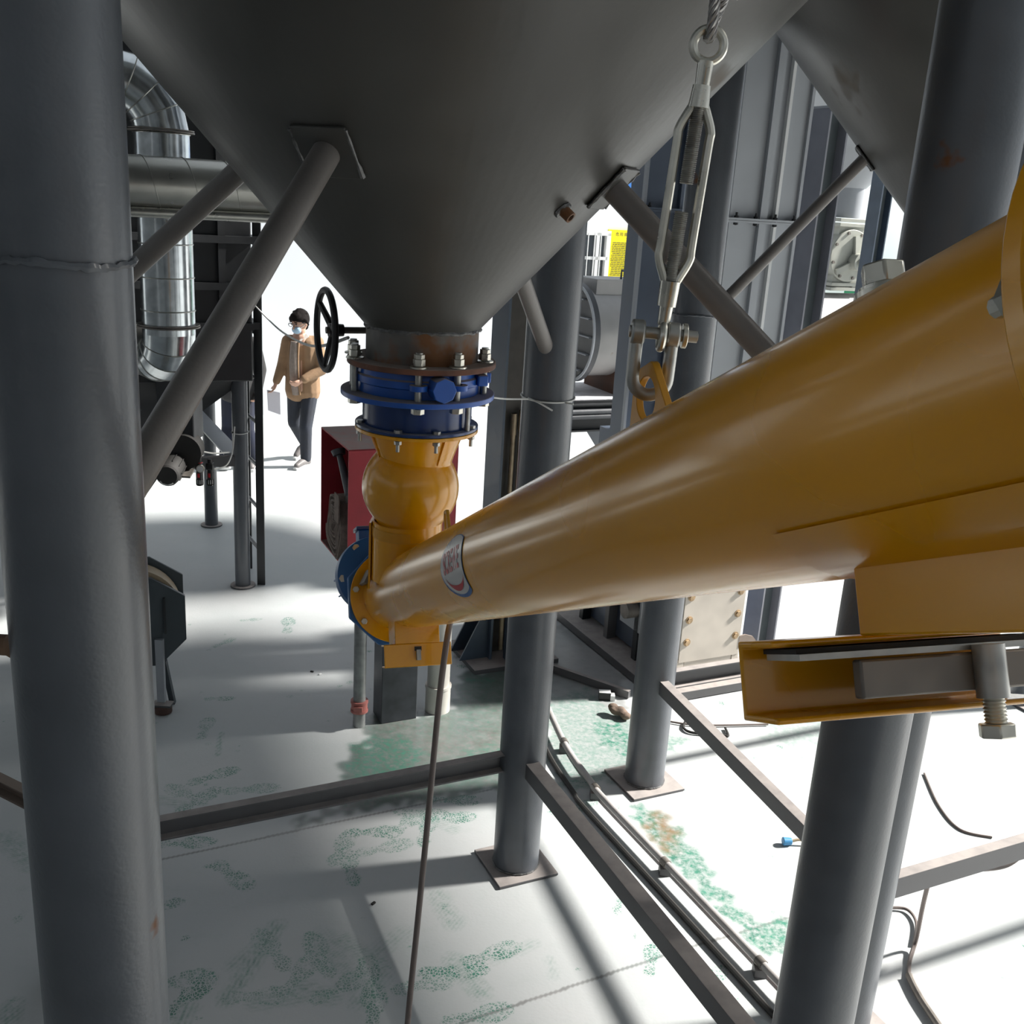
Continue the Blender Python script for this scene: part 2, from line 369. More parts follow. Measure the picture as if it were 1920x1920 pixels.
    for q in ((470, 1162, 20, .16), (420, 1205, 60, .2), (540, 1172, 100), (385, 1365, 95, .26), (400, 1455, 40), (372, 1500, 60), (470, 1480, 15),
              (345, 1580, 10), (350, 1490, 150), (435, 1640, -40), (485, 1868, 8), (640, 1590, 80), (655, 1625, 110), (700, 1560, 10), (720, 1590, 25),
              (760, 1545, 60), (800, 1555, 85), (840, 1535, 15), (850, 1500, 5), (790, 1525, 0), (850, 1820, 10), (800, 1845, 20), (920, 1790, 30),
              (700, 1895, 95), (640, 1850, 40), (600, 1790, 120), (1080, 1465, 20, .2), (1062, 1520, 15, .2), (1090, 1510, 30, .2), (885, 1250, 5, .2),
              (900, 1275, 5, .2), (1165, 1690, 70, .2), (895, 1905, 20), (560, 1830, 70), (510, 1780, 130), (330, 1840, 20), (350, 1870, 60), (410, 1310, 10, .18),
              (300, 1700, 30, .2), (690, 1840, 100), (1330, 1835, 40, .22), (150, 1480, 30, .2), (1220, 1800, 80, .2)):
        sole(q[0], q[1], q[2], *(q[3:4] or (.29,)), s=rnd.uniform(.55, .95))
    for q in ((520, 1735, 425, 1875, .05, .8), (500, 1760, 440, 1810, .05, .5), (600, 1760, 660, 1840, .08, .45), (820, 1680, 850, 1730, .06, .6),
              (850, 1800, 900, 1860, .06, .7), (720, 1810, 640, 1760, .05, .6), (10, 1570, 60, 1620, .07, .7), (25, 1885, 15, 1930, .05, .8),
              (415, 1375, 408, 1415, .02, .9), (480, 1880, 560, 1870, .05, .6), (350, 1890, 330, 1920, .06, .7), (560, 1850, 620, 1870, .06, .6),
              (670, 1880, 720, 1830, .05, .6), (930, 1800, 1000, 1770, .04, .4), (1225, 1730, 1235, 1760, .02, .6), (1160, 1590, 1175, 1610, .03, .5),
              (1030, 1800, 1040, 1830, .03, .4), (300, 1500, 345, 1510, .05, .6), (820, 1540, 850, 1555, .05, .5), (755, 1750, 700, 1790, .06, .4)):
        smear(*q)
    for k in range(420):                                   # small scuffs and specks
        cx, cy = rg.uniform(x0, x1), rg.uniform(y0, 6.8); rr = rg.uniform(.006, .022)
        S[:, 0] = np.maximum(S[:, 0], (np.hypot(P[:, 0] - cx, (P[:, 1] - cy) * rg.uniform(.6, 1.6)) < rr) * rg.uniform(.3, .9)) if k % 3 == 0 else S[:, 0]
    # joint lines in the slab
    for (a, b) in (((860, 1920), (1250, 1790)), ((300, 1612), (930, 1478)), ((1250, 1790), (1480, 1720))):
        a, b = atZ(*a), atZ(*b); L = math.hypot(b.x - a.x, b.y - a.y)
        t = ((P[:, 0] - a.x) * (b.x - a.x) + (P[:, 1] - a.y) * (b.y - a.y)) / L / L
        dd = abs((P[:, 0] - a.x) * (b.y - a.y) - (P[:, 1] - a.y) * (b.x - a.x)) / L
        S[:, 2] = np.maximum(S[:, 2], ((dd < .007) & (t > 0) & (t < 1)) * .7)
    i = np.arange(nx - 1)[None, :] + nx * np.arange(ny - 1)[:, None]; i = i.ravel()
    Q = np.stack([i, i + 1, i + nx + 1, i + nx], 1)
    far = 60.; ex = [(-far, -12, x0, far), (x1, -12, far, far), (x0, -12, x1, y0), (x0, y1, x1, far)]
    vs = []; qs = []
    for a, b, c_, d_ in ex:
        k = nx * ny + len(vs); vs += [(a, b, 0), (c_, b, 0), (c_, d_, 0), (a, d_, 0)]; qs.append((k, k + 1, k + 2, k + 3))
    P = np.concatenate([P, np.array(vs)]); Q = np.concatenate([Q, np.array(qs)])
    S = np.concatenate([S, np.zeros((len(vs), 4), np.float32)])
    me = bpy.data.meshes.new('floor'); me.vertices.add(len(P)); me.vertices.foreach_set('co', P.astype(np.float32).ravel())
    me.loops.add(Q.size); me.loops.foreach_set('vertex_index', Q.astype(np.int32).ravel())
    me.polygons.add(len(Q)); me.polygons.foreach_set('loop_start', np.arange(0, Q.size, 4, dtype=np.int32))
    me.update(calc_edges=True)
    ca = me.color_attributes.new('stain_shade', 'FLOAT_COLOR', 'POINT'); ca.data.foreach_set('color', S.ravel())
    me.materials.append(floor_material())
    ob = bpy.data.objects.new('floor', me); COL.objects.link(ob)
    tag(ob, 'pale dusty concrete floor with green paint showing through shoe prints', kind='structure')
build_floor()

RZ = 7.0
HALLW = mat('hall_render', (.35, .36, .37), .85)
def slab(name, u0, u1, w0, w1, z0, z1, m, label, kind='structure'):
    c = uw((u0 + u1) / 2, (w0 + w1) / 2, (z0 + z1) / 2)
    return B().box(c, (u1 - u0, w1 - w0, z1 - z0), (U, W, Z)).build(name, m, org=(c.x, c.y, z0), label=label, kind=kind)
slab('shade_roof', -14, 10.4, -8, 5.3, RZ, RZ + .15, SKYROOF, 'unseen grey sheet roof over the hall, its edge set for the sun patch')  # unseen roof, edge placed to bound the sun patch on the floor
slab('shade_roof', -14, 1.2, 5.3, 14, RZ, RZ + .15, SKYROOF, 'unseen grey roof added over the dust collector to darken it')  # unseen roof added to keep the dust collector dark
slab('wall_near', -14, 11.7, -8.2, -8, 0, 5.3, HALLW, 'unseen grey wall behind the camera, its height set for the light')  # unseen wall, height tuned for how much sky lights the near columns
slab('wall_left', -14.2, -14, -8, 14, 0, 5.0, HALLW, 'unseen grey wall on the closed side of the hall, its height set for the light')  # unseen wall, height tuned for the skylight coming from the left
WW = 13.8
slab('wall_back', -8, 26, WW, WW + .2, 0, 4.6, WALLM, 'white rendered wall of the building across the yard')
# blue band on the far wall
a = atW(1190, 345, WW)
slab('trim_1', -8, U.dot(atW(1300, 345, WW)), WW - .03, WW, a.z - .07, a.z + .1, BLUEP, 'blue painted band along the white wall')
# window in the far wall
def wall_rect(px0, py0, px1, py1):
    a, b = atW(px0, py0, WW), atW(px1, py1, WW); return U.dot(a), U.dot(b), a.z, b.z
u0, u1, z1, z0 = wall_rect(1072, 434, 1130, 523)
win = thing('window_1', 'white framed window with vertical bars beside the yellow notice board', None, uw(u0, WW - .05, z0)); win['kind'] = 'structure'
B().box(uw((u0 + u1) / 2, WW - .02, (z0 + z1) / 2), (u1 - u0 - .1, .02, z1 - z0 - .1), (U, W, Z)).build('pane', GLASS, win)
fr = B(); t = .07
for (cu, cz, su, sz) in (((u0 + u1) / 2, z0, u1 - u0 + t, t), ((u0 + u1) / 2, z1, u1 - u0 + t, t), (u0, (z0 + z1) / 2, t, z1 - z0), (u1, (z0 + z1) / 2, t, z1 - z0), (u1 - .18, (z0 + z1) / 2, .05, z1 - z0), ((u0 + u1) / 2, (z0 + z1) / 2 - .03, u1 - u0, .045)):
    fr.box(uw(cu, WW - .05, cz), (su, .08, sz), (U, W, Z))
fr.build('window_frame', WHITE, win)
for k in range(4):
    uu = u0 + .12 + k * (u1 - u0 - .2) / 3.6
    B().cyl(uw(uu, WW - .11, z0), uw(uu, WW - .11, z1), .008, n=8).build('window_bar', WHITE, win)
# yellow notice board
u0, u1, z1, z0 = wall_rect(1139, 430, 1200, 523); u1 = u0 + (z1 - z0) * .95
sg = thing('notice_board', 'yellow notice board with black writing on the white wall', 'sign', uw((u0 + u1) / 2, WW - .02, z0))
B().box(uw((u0 + u1) / 2, WW - .03, (z0 + z1) / 2), (u1 - u0, .03, z1 - z0), (U, W, Z)).build('board', SIGNY, sg)
def put_text(txt, size, cu, cz, m, parent, w, name='lettering', bold=0.):
    me = text_mesh(txt, size, bold); b = B()
    b.v = [uw(cu + v.co.x, w, cz + v.co.y) for v in me.vertices]; b.f = [tuple(p.vertices) for p in me.polygons]
    bpy.data.meshes.remove(me); return b.build(name, m, parent)
hgt = z1 - z0; wid = u1 - u0
put_text('危 险 废 物 贮 存', wid * .085, u0 + wid * .5, z1 - hgt * .09, INK, sg, WW - .0465)
put_text('室', wid * .085, u0 + wid * .5, z1 - hgt * .19, INK, sg, WW - .0465)
ln = B(); r2 = random.Random(5)
for k in range(19):
    zz = z1 - hgt * (.26 + k * .037); uu = u0 + wid * r2.uniform(.1, .14); end = u0 + wid * r2.uniform(.4, .85)
    while uu < end:
        s_ = wid * r2.uniform(.03, .1); ln.box(uw(uu + s_ / 2, WW - .047, zz), (s_, .002, hgt * .012), (U, W, Z)); uu += s_ + wid * .015
tag(ln.build('small_print', INK, sg), kind='stuff')
# green container in the yard
gp = atW(1636, 524, 12.6); gu = U.dot(gp)
gc = thing('yard_container', 'green steel container in the sunny yard past the far drum', 'container', uw(gu + .9, 12.9))
B().box(uw(gu + .9, 12.9, gp.z / 2), (1.8, .6, gp.z - .12), (U, W, Z)).build('body', GREENM, gc, bev=.02)
B().box(uw(gu + .9, 12.9, gp.z - .03), (1.86, .66, .06), (U, W, Z)).build('lid', GREENM, gc, bev=.01)
for k in range(5): B().box(uw(gu + .2 + k * .35, 12.59, gp.z / 2), (.06, .03, gp.z - .2), (U, W, Z)).build('rib', GREENM, gc)
for k in (0, 1): B().box(uw(gu + .2 + k * 1.4, 12.9, .03), (.2, .5, .06), (U, W, Z)).build('skid', DARK, gc)
# ------------------------------------------------------------------ stands: columns, beams, braces
HA = V((-.272, 2.8, 0)); HB = V((2.13, 4.6, 0)); ZA, KC = 2.486, .899
P1, P2, P3, P4, P5, PB = V((-.69, 1.53, 0)), V((.118, 4.15, 0)), V((.81, 4.95, 0)), V((.93, 2.35, 0)), V((1.40, 3.27, 0)), V((-1.6, 3.3, 0))
CR = .107
def column(p, top, label, r=CR, joint=None, plate=.16, m=COLM, bead=True):
    t = thing('steel_column', label, 'column', p, 'round steel columns of the hopper stands')
    B().cyl(p, p + Z * top, r, n=48, cap=True).build('tube', m, t)
    o = [(-plate, -plate), (plate, -plate), (plate, plate), (-plate, plate)]
    B().prism(o, p + Z * .002, U, W, Z, .014).build('base_plate', BEAM, t, bev=.003)
    def ring(z, s):
        pts = []
        for i in range(96):
            a = 2 * math.pi * i / 96; pts.append(p + V((math.cos(a), math.sin(a), 0)) * (r + .001) + Z * (z + .003 * math.sin(a * 3) * s + rnd.uniform(-.0015, .0015) * s))
        B().tube(pts, [.006 * s * rnd.uniform(.8, 1.25) for _ in pts], n=6, closed=True).build('weld_bead', COLM if s > .9 else WELD, t)
    ring(.02, .8)
    for j in joint or (): ring(j, 1.)
    return t
jz1 = atY(120, 497, P1.y - .09).z; jz3 = atY(1300, 592, P3.y - .09).z
c1 = column(P1, 6.2, 'big near grey steel column with a weld ring, left of the hopper', joint=[jz1])
column(P2, 6.2, 'grey steel column on a square base plate behind the valve', plate=.15)
column(P3, 6.2, 'grey steel column beside the cream elevator boot', joint=[jz3], plate=.16)
column(P4, 6.2, 'large grey steel column passing behind the raised end of the yellow conveyor')
column(P5, 6.2, 'slim-looking grey steel column half hidden just behind the large right one')
column(PB, 6.2, 'grey steel column almost wholly hidden behind the big near one', plate=.10)
# rusty stub on the near column
q = atY(28, 1210, 1.5)
B().cyl(q + X * .03, q - X * .25 - Z * .002, .017, n=16).sph(q, .021, n=12).build('pipe_stub', mat('rust_stub', (.20, .12, .07), .7, var=.3, vscale=20, rust=.4), org=q, label='short rusty pipe stub on the side of the big near column', cat='pipe')

def channel(name, p0, p1, label, h=.09, w=.045, t=.008, open_to=None, z=.57, m=BEAM, trim=CR - .004, group='floor beams between the columns'):
    d = (p1 - p0).normalized(); a = p0 + d * trim + Z * z; b = p1 - d * trim + Z * z; L = (b - a).length
    e = Z.cross(d) if open_to is None else (V(open_to) - d * V(open_to).dot(d)).normalized()
    poly = [(0, -h / 2), (w, -h / 2), (w, -h / 2 + t), (t, -h / 2 + t), (t, h / 2 - t), (w, h / 2 - t), (w, h / 2), (0, h / 2)]
    return B().prism(poly, a - e * w / 2, e, Z, d, L).build(name, m, org=(a + b) / 2, bev=.002, label=label, cat='beam', group=group)
def angle(name, p0, p1, label, h=.06, w=.06, t=.007, side=1, z=.57, m=BEAM, trim=CR - .004, group='floor beams between the columns'):
    d = (p1 - p0).normalized(); a = p0 + d * trim + Z * z; b = p1 - d * trim + Z * z
    e = Z.cross(d) * side
    poly = [(0, 0), (w, 0), (w, -t), (t, -t), (t, -h), (0, -h)]
    return B().prism(poly, a - e * w / 2, e, Z, d, (b - a).length).build(name, m, org=(a + b) / 2, bev=.0015, label=label, cat='beam', group=group)
channel('floor_beam', PB, P2, 'long grey channel beam near the floor, leading left from the middle column', open_to=V((0, -1, 0)), z=.57)
angle('floor_beam', P2, P4, 'grey angle beam near the floor running from the middle column towards the camera', h=.075, w=.065, z=.60, side=1)
angle('floor_beam', P3, P5, 'grey angle beam near the floor from the column beside the elevator boot', h=.075, w=.05, z=.655, side=1)
P6 = P3 + U * 3.0; P7 = P5 + U * 3.0
channel('floor_beam', P3, P6, 'sunlit channel beam crossing in front of the cream elevator boot', open_to=V((0, -1, 0)), z=.60, h=.10)
channel('floor_beam', P5, P7, 'sunlit channel beam at the right edge over the bright floor', open_to=V((0, 1, 0)), z=.60, h=.09)
column(P6, .72, 'short grey post at the far end of the sunlit beam by the elevator boot')
column(P7, .72, 'short grey post beyond the right edge that ends the sunlit beam')
channel('floor_beam', PB + V((-1.3, .72, 0)), PB, 'short brown channel beam end showing left of the big near column', open_to=V((0, -1, 0)), z=.70, h=.07, m=mat('brown_beam', (.13, .09, .07), .6, dust=.7, dustcol=(.3, .24, .2)))
def hopper(name, o, label, top=6.3, R=1.12, rw=.035):
    t = thing(name, label, 'hopper', V((o.x, o.y, 2.5)))
    zr = ZA + R / KC; zn = ZA + .153 / KC
    B().lathe([(.153, zn), (R, zr), (R, zr + .02), (R - .01, zr + .02), (.143, zn)], o, Z, 96).build('cone', HOPM, t)
    B().lathe([(R, zr + .01), (R, top), (0, top + .3)], o, Z, 96).build('shell', HOPM, t)
    B().lathe([(R, zr - .02), (R + rw, zr - .02), (R + rw, zr + .04), (R, zr + .04)], o, Z, 96).build('stiffening_ring', GREY, t)
    B().lathe([(.153, zn + .004), (.153, 2.572), (.143, 2.572), (.143, zn)], o, Z, 64).build('neck', NECKM, t)
    pts = [o + V((math.cos(a), math.sin(a), 0)) * .154 + Z * (zn + .002 + rnd.uniform(-.004, .004)) for a in (2 * math.pi * i / 90 for i in range(90))]
    B().tube(pts, [.005 * rnd.uniform(.6, 1.6) for _ in pts], n=6, closed=True).build('weld_bead', WELD, t)
    return t
h1 = hopper('cone_hopper', HA, 'large dark grey cone hopper above the blue valve')
h2 = hopper('cone_hopper', HB, 'second grey cone hopper in the top right corner', R=1.26, rw=.004)
# flange under the hopper neck (rusted plate with empty holes)
B().disc(HA + Z * 2.556, Z, .203, .016, hole=.14, n=64).build('flange', RUSTF, h1, bev=.002)
# nozzle stub on the cone and rust pads
def cone_pt(o, az, r): return V((o.x + math.cos(az) * r, o.y + math.sin(az) * r, ZA + r / KC))
def cone_n(az): return V((math.cos(az), math.sin(az), -KC)).normalized()
def aim_cone(o, px, py):
    d = ray(px, py); w = c_o - V((o.x, o.y, ZA)); k2 = KC * KC          # (wx+t dx)^2+(..)^2=k2 (wz+t dz)^2
    a = d.x ** 2 + d.y ** 2 - k2 * d.z ** 2; b = 2 * (w.x * d.x + w.y * d.y - k2 * w.z * d.z); c = w.x ** 2 + w.y ** 2 - k2 * w.z ** 2
    t = (-b - math.sqrt(max(b * b - 4 * a * c, 0))) / (2 * a); p = c_o + d * t
    return p, math.atan2(p.y - o.y, p.x - o.x)
p, az = aim_cone(HA, 1055, 393); nn = cone_n(az)
B().lathe([(.014, -.01), (.014, .03), (.009, .03), (.009, -.01)], p, V((nn.x + .2, nn.y, nn.z)), 16).build('nozzle', NECKM, h1)
pts = [p + (perp(nn)[0] * math.cos(a) + perp(nn)[1] * math.sin(a)) * .017 + nn * .002 for a in (2 * math.pi * i / 20 for i in range(20))]
B().tube(pts, [.005 * rnd.uniform(.5, 1.5) for _ in pts], n=6, closed=True).build('weld_bead', WELD, h1)

def brace(o, colp, r, zc, label, rb=.031, pad=True, hop=None, end=.02):
    d = (colp - V((o.x, o.y, 0))); d.z = 0; d.normalize(); az = math.atan2(d.y, d.x)
    p = cone_pt(o, az, r); q = colp - d * (CR - end) + Z * zc
    t = thing('brace_pipe', label, 'brace', q, 'sloping brace pipes between hopper and columns')
    dd = (q - p).normalized()
    B().cyl(p - dd * .01, q, rb, n=28).build('tube', BRAC, t)
    n_ = cone_n(az); a_ = (Z - n_ * n_.z).normalized(); b_ = n_.cross(a_)
    if pad:
        B().box(p + n_ * .004, (.13, .13, .008), (a_, b_, n_)).build('pad_plate', HOPM, t, bev=.002)
        for sgn in (-1, 1):
            pts = [p + b_ * sgn * .066 + a_ * (-.06 + .012 * i) + n_ * .006 for i in range(11)]
            B().tube(pts, [.005 * rnd.uniform(.5, 1.5) for _ in pts], n=6).build('weld_bead', WELD, t)
    u_, v_ = perp(dd)
    pts = [p + n_ * .008 + (u_ * math.cos(a) + v_ * math.sin(a)) * (rb + .001) for a in (2 * math.pi * i / 24 for i in range(24))]
    return t
brace(HA, P1, .53, 2.46, 'thick sloping brace pipe from the hopper down to the big near column')
brace(HA, PB, .53, 2.46, 'dark brace pipe on the left shadow side of the hopper', pad=False)
brace(HA, P4, .50, 2.44, 'sloping brace pipe from the right side of the hopper behind the turnbuckle')
brace(HA, P2, .50, 2.45, 'short brace pipe welded to the front of the middle column')
brace(HB, P3, .70, 2.55, 'thin brace pipe crossing the grey elevator casing', rb=.027)
brace(HB, P5, .60, 2.4, 'brace pipe of the second hopper hidden behind the large right column', pad=False)

# ------------------------------------------------------------------ blue valve under the hopper
AX = V((-.28, 2.8, 0))
def polar(r, a, z): return AX + V((r * math.sin(a), -r * math.cos(a), z))   # a = 0 faces the camera
vt = thing('butterfly_valve', 'blue butterfly valve clamped between the bolted flanges under the hopper', 'valve', AX + Z * 2.47)
B().lathe([(.13, 2.486), (.168, 2.486), (.168, 2.51), (.175, 2.514), (.175, 2.532), (.168, 2.536), (.166, 2.556), (.13, 2.556)], AX, Z, 64, closed=True).build('body', BLUE, vt)
a0 = math.radians(24)
hubc = polar(.17, a0, 2.52); ho = V((math.sin(a0), -math.cos(a0), 0))
B().cyl(hubc - ho * .02, hubc + ho * .05, .033, n=8).build('hub', BLUE, vt, bev=.002)
for aa in (6, 40):
    c_ = polar(.188, math.radians(aa), 2.522); B().disc(c_ - Z * .007, Z, .024, .014, hole=.010, n=20).build('lug', BLUE, vt)
for aa in (75, 92):
    c_ = polar(.178, math.radians(aa), 2.53); B().box(c_, (.05, .03, .03), (ho, Z.cross(ho), Z)).build('lug', BLUE, vt, bev=.004)
# bolts
for aa in (6, 40, 86, -64, -92, 140, 180, -140):
    c_ = polar(.181, math.radians(aa), 0); bt = B().cyl(c_ + Z * 2.452, c_ + Z * 2.612, .0095, n=12).build('bolt', ZINCD, vt)
    B().hexn(c_ + Z * 2.578, Z, .0165, .018).build('nut', ZINC, bt, bev=.0012); B().hexn(c_ + Z * 2.596, Z, .0145, .012).build('lock_nut', ZINC, bt, bev=.0012)
    B().disc(c_ + Z * 2.5725, Z, .024, .004, n=20).build('washer', ZINC, bt)
    B().hexn(c_ + Z * 2.452, Z, .018, .015).build('bolt_head', ZINC, bt, bev=.0012)
# gear operator, shaft and handwheel
gw = atY(611, 619, 2.90); sh_d = V((.91, .41, 0)).normalized(); g_end = gw + sh_d * .23
B().box(g_end + sh_d * .02 - Z * .01, (.07, .06, .09), (sh_d, Z.cross(sh_d), Z)).build('gear_housing', BLUED, vt, bev=.006)
hw = thing('handwheel', 'black iron handwheel with three spokes on the valve shaft', 'handwheel', gw)
a_, b_ = perp(sh_d); HWR = .111
def hwp(t, r): return gw + (a_ * math.cos(t) + b_ * math.sin(t)) * r
B().tube([hwp(2 * math.pi * i / 48, HWR) for i in range(48)], .0095, n=10, closed=True).build('rim', IRON, hw)
B().cyl(gw + sh_d * .008, gw + sh_d * .05, .020, .017, n=20).build('hub', IRON, hw)
for k in range(3):
    t_ = math.radians(100 + 120 * k); B().tube([gw + sh_d * .022, hwp(t_, HWR)], [.011, .008], n=8).build('spoke', IRON, hw)
B().cyl(gw, g_end, .0095, n=16).build('shaft', STEEL, hw)

# blue spool piece
sp = thing('spool_piece', 'short dark blue pipe spool between the valve and the yellow inlet', 'pipe spool', AX + Z * 2.39)
B().disc(AX + Z * 2.470, Z, .211, .015, hole=.14, n=72).build('upper_flange', BLUE, sp, bev=.002)
B().lathe([(.151, 2.392), (.151, 2.472), (.141, 2.472), (.141, 2.392)], AX, Z, 64, closed=True).build('barrel', BLUED, sp)
B().disc(AX + Z * 2.384, Z, .171, .009, hole=.14, n=72).build('lower_flange', BLUED, sp, bev=.0015)
for aa in (-12, 25, 75, -70, 120, 165, -125):
    c_ = polar(.160, math.radians(aa), 0)
    bt = B().cyl(c_ + Z * 2.342, c_ + Z * 2.396, .005, n=10).build('bolt', ZINCD, sp); B().hexn(c_ + Z * 2.393, Z, .011, .008).build('bolt_head', ZINCD, bt); B().hexn(c_ + Z * 2.362, Z, .010, .009).build('nut', ZINCD, bt)
B().cyl(polar(.163, math.radians(62), 2.39), polar(.163, math.radians(62), 2.472), .007, n=10).build('stay_bolt', ZINCD, sp)

# ------------------------------------------------------------------ yellow screw conveyor
SA = V((-.274, 2.8, 1.89)); SD = V((.253, -.874, .416)).normalized(); SN = (Z - SD * SD.z).normalized(); SS = SD.cross(SN); SR = .11
def sc(l, n=0., s=0.): return SA + SD * l + SN * n + SS * s
def rad(l, ph, r): return sc(l, r * math.sin(ph), r * math.cos(ph))     # ph = 0: side facing the camera, 90 deg: top
cv = thing('screw_conveyor', 'glossy yellow tubular screw conveyor rising from the valve towards the camera', 'conveyor', AX + Z * 1.7)
B().lathe([(SR, -.30), (SR, 2.578), (SR - .006, 2.578), (SR - .006, -.30)], SA, SD, 96, closed=True).build('tube', YEL, cv)
B().lathe([(SR, 2.608), (SR, 5.2), (SR - .006, 5.2), (SR - .006, 2.608)], SA, SD, 96, closed=True).build('tube', YEL, cv)
B().disc(sc(2.573), SD, .150, .016, hole=SR - .004, n=72).build('joint_flange', YEL, cv, bev=.002)
B().disc(sc(2.595), SD, .150, .016, hole=SR - .004, n=72).build('joint_flange', YEL, cv, bev=.002)
B().disc(sc(2.5905), SD, .147, .004, hole=SR - .004, n=72).build('gasket', RUBB, cv)
for k in range(8):
    p = rad(2.563, math.radians(5 + 45 * k), .133); bt = B().cyl(p - SD * .012, p + SD * .075, .006, n=10).build('bolt', ZINC, cv)
    B().hexn(p, SD, .0125, .0095).build('bolt_head', ZINC, bt); B().hexn(p + SD * .05, SD, .0125, .0095).build('nut', ZINC, bt)
B().disc(sc(-.306), SD, .152, .014, hole=.04, n=72).build('end_flange', YEL, cv, bev=.0015)
for k in range(8):
    p = rad(-.296, math.radians(10 + 45 * k), .136); B().hexn(p, SD, .0105, .010).build('bolt', ZINC, cv, bev=.001)
# inspection slot plate near the end flange
p = rad(-.22, math.radians(28), SR + .012)
B().box(p, (.13, .012, .05), (SD, (p - sc(-.22)).normalized(), SD.cross((p - sc(-.22)).normalized()))).build('slot_plate', STEEL, cv, bev=.002)
# inlet: flange, funnel, ball joint, spout
B().disc(AX + Z * 2.373, Z, .171, .010, hole=.09, n=72).build('inlet_flange', YEL, cv, bev=.0015)
B().lathe([(.134, 2.374), (.103, 2.290), (.103, 2.27), (.098, 2.27), (.128, 2.374)], AX, Z, 64, closed=True).build('funnel', YEL, cv)
BO = AX + V((-.012, 0, 2.205)); br = .137
prof = [(br * math.sin(a), br * math.cos(a)) for a in (math.radians(44 + i * 4) for i in range(24))]
B().lathe(prof + [(.094, -.11), (.094, -.14)], BO, Z, 72).build('ball_joint', YEL, cv)
SPO = AX + V((-.024, 0, 0))
B().lathe([(.095, 2.105), (.095, 1.93), (.089, 1.93), (.089, 2.105)], SPO, Z, 64, closed=True).build('spout', YEL, cv)
B().lathe([(.0965, 2.092), (.0965, 2.062)], SPO, Z, 64).build('spout_band', YELD, cv)
# flat cheek plate on the spout and ribs of the funnel
B().box(SPO + V((-.096, .03, 2.0)), (.006, .13, .20), (X, Y, Z)).build('cheek_plate', YEL, cv)
for aa in (-62, 40):
    a = math.radians(aa); p0, p1 = polar(.150, a, 2.372), polar(.106, a, 2.285)
    B().prism([(-.003, 0), (.004, 0), (.038, .083), (.026, .083)], polar(.1035, a, 2.290), V((math.sin(a), -math.cos(a), 0)), Z, V((math.cos(a), math.sin(a), 0)), .004).build('rib', YEL, cv)
# lifting lugs with slot holes
def lug(l, w, h, hw, hh, t, hc):
    n = 48; outer = []; inner = []
    for i in range(n):
        a = 2 * math.pi * i / n; c_, s_ = math.cos(a), math.sin(a); inner.append((hw * c_, hc + hh * s_))
        # ray from the hole centre to the outline: a trapezoid narrowing to the top
        ts_ = []
        if s_ < -1e-6: ts_.append(-hc / s_)
        if s_ > 1e-6: ts_.append((h - hc) / s_)
        for sg in (-1, 1):           # side lines x = sg*(w - (w-wt)*y/h)
            wt = w * .42; den = sg * c_ + (w - wt) / h * s_
            if den > 1e-6: ts_.append((w - (w - wt) / h * hc) / den)
        r_ = min(ts_); outer.append((r_ * c_, hc + r_ * s_))
    return B().ring(outer, inner, sc(l, SR - .004) - SS * t / 2, SD, SN, SS, t)
lug(.52, .034, .062, .013, .02, .008, .034).build('lifting_lug', YELD, cv, bev=.001)
lug(1.80, .066, .080, .030, .028, .010, .038).build('lifting_lug', YELD, cv, bev=.001)
# hex plug on top of the tube near the camera
pl = sc(2.285, SR); plug = B().cyl(pl - SN * .006, pl + SN * .006, .024, n=32).build('plug_base', ZINC, cv)
B().cyl(pl + SN * .006, pl + SN * .010, .0205, n=32).build('washer', ZINC, plug)
B().hexn(pl + SN * .010, SN, .0185, .019).build('hex_plug', ZINC, plug, bev=.002)
# inspection hatches under the tube
def hatch(l, neck_l, neck_s, sgn, nb=-.155, hs=.115):
    B().box(sc(l, (nb - .075) / 2), (neck_l, neck_s, abs(nb + .075)), (SD, SS, SN)).build('hatch_neck', YEL, cv, bev=.002)
    h, w, t = .066, .055, .005
    poly = [(0, 0), (w, 0), (w, -t), (t, -t), (t, -h + t), (w, -h + t), (w, -h), (0, -h)]
    ch = B().prism(poly, sc(l - sgn * neck_l / 2, nb, -hs), SD * sgn, SN, SS, 2 * hs).build('hatch_channel', YEL, cv, bev=.002)
    B().box(sc(l, nb - .0075), (neck_l * .96, neck_s * 1.15, .005), (SD, SS, SN)).build('gasket', RUBB, ch)
    B().box(sc(l, nb - .0125), (neck_l * .96, neck_s * 1.1, .005), (SD, SS, SN)).build('cover_plate', ZINCD, ch)
    return ch
# upper hatch: narrow neck, channel across its far edge, clamp bar and screw
nb = -.158
B().box(sc(2.40, (nb - .085) / 2, -.01), (.27, .10, abs(nb + .085)), (SD, SS, SN)).build('hatch_neck', YEL, cv, bev=.002)
prf = []
for k in range(9):
    a = math.radians(-90 - 50 + 100 * k / 8); prf.append(a)
sdl = B(); vs = []
for l_ in (2.225, 2.56):
    for a in prf: vs.append(rad(l_, a + .0, SR + .003))
sdl.add(vs, [(k, k + 1, k + 10, k + 9) for k in range(8)]).build('saddle_plate', YEL, cv)
h, w, t = .064, .055, .005
poly = [(0, 0), (w, 0), (w, -t), (t, -t), (t, -h + t), (w, -h + t), (w, -h), (0, -h)]
ch = B().prism(poly, sc(2.205, nb, -.14), SD, SN, SS, .255).build('hatch_channel', YEL, cv, bev=.002)
B().box(sc(2.245, nb - .009, -.02), (.05, .24, .004), (SD, SS, SN)).build('gasket', RUBB, ch)
B().box(sc(2.25, nb - .0135, -.02), (.05, .24, .005), (SD, SS, SN)).build('cover_plate', ZINCD, ch)
B().box(sc(2.272, nb - .033, -.07), (.012, .24, .030), (SD, SS, SN)).build('clamp_bar', STEEL, ch, bev=.002)
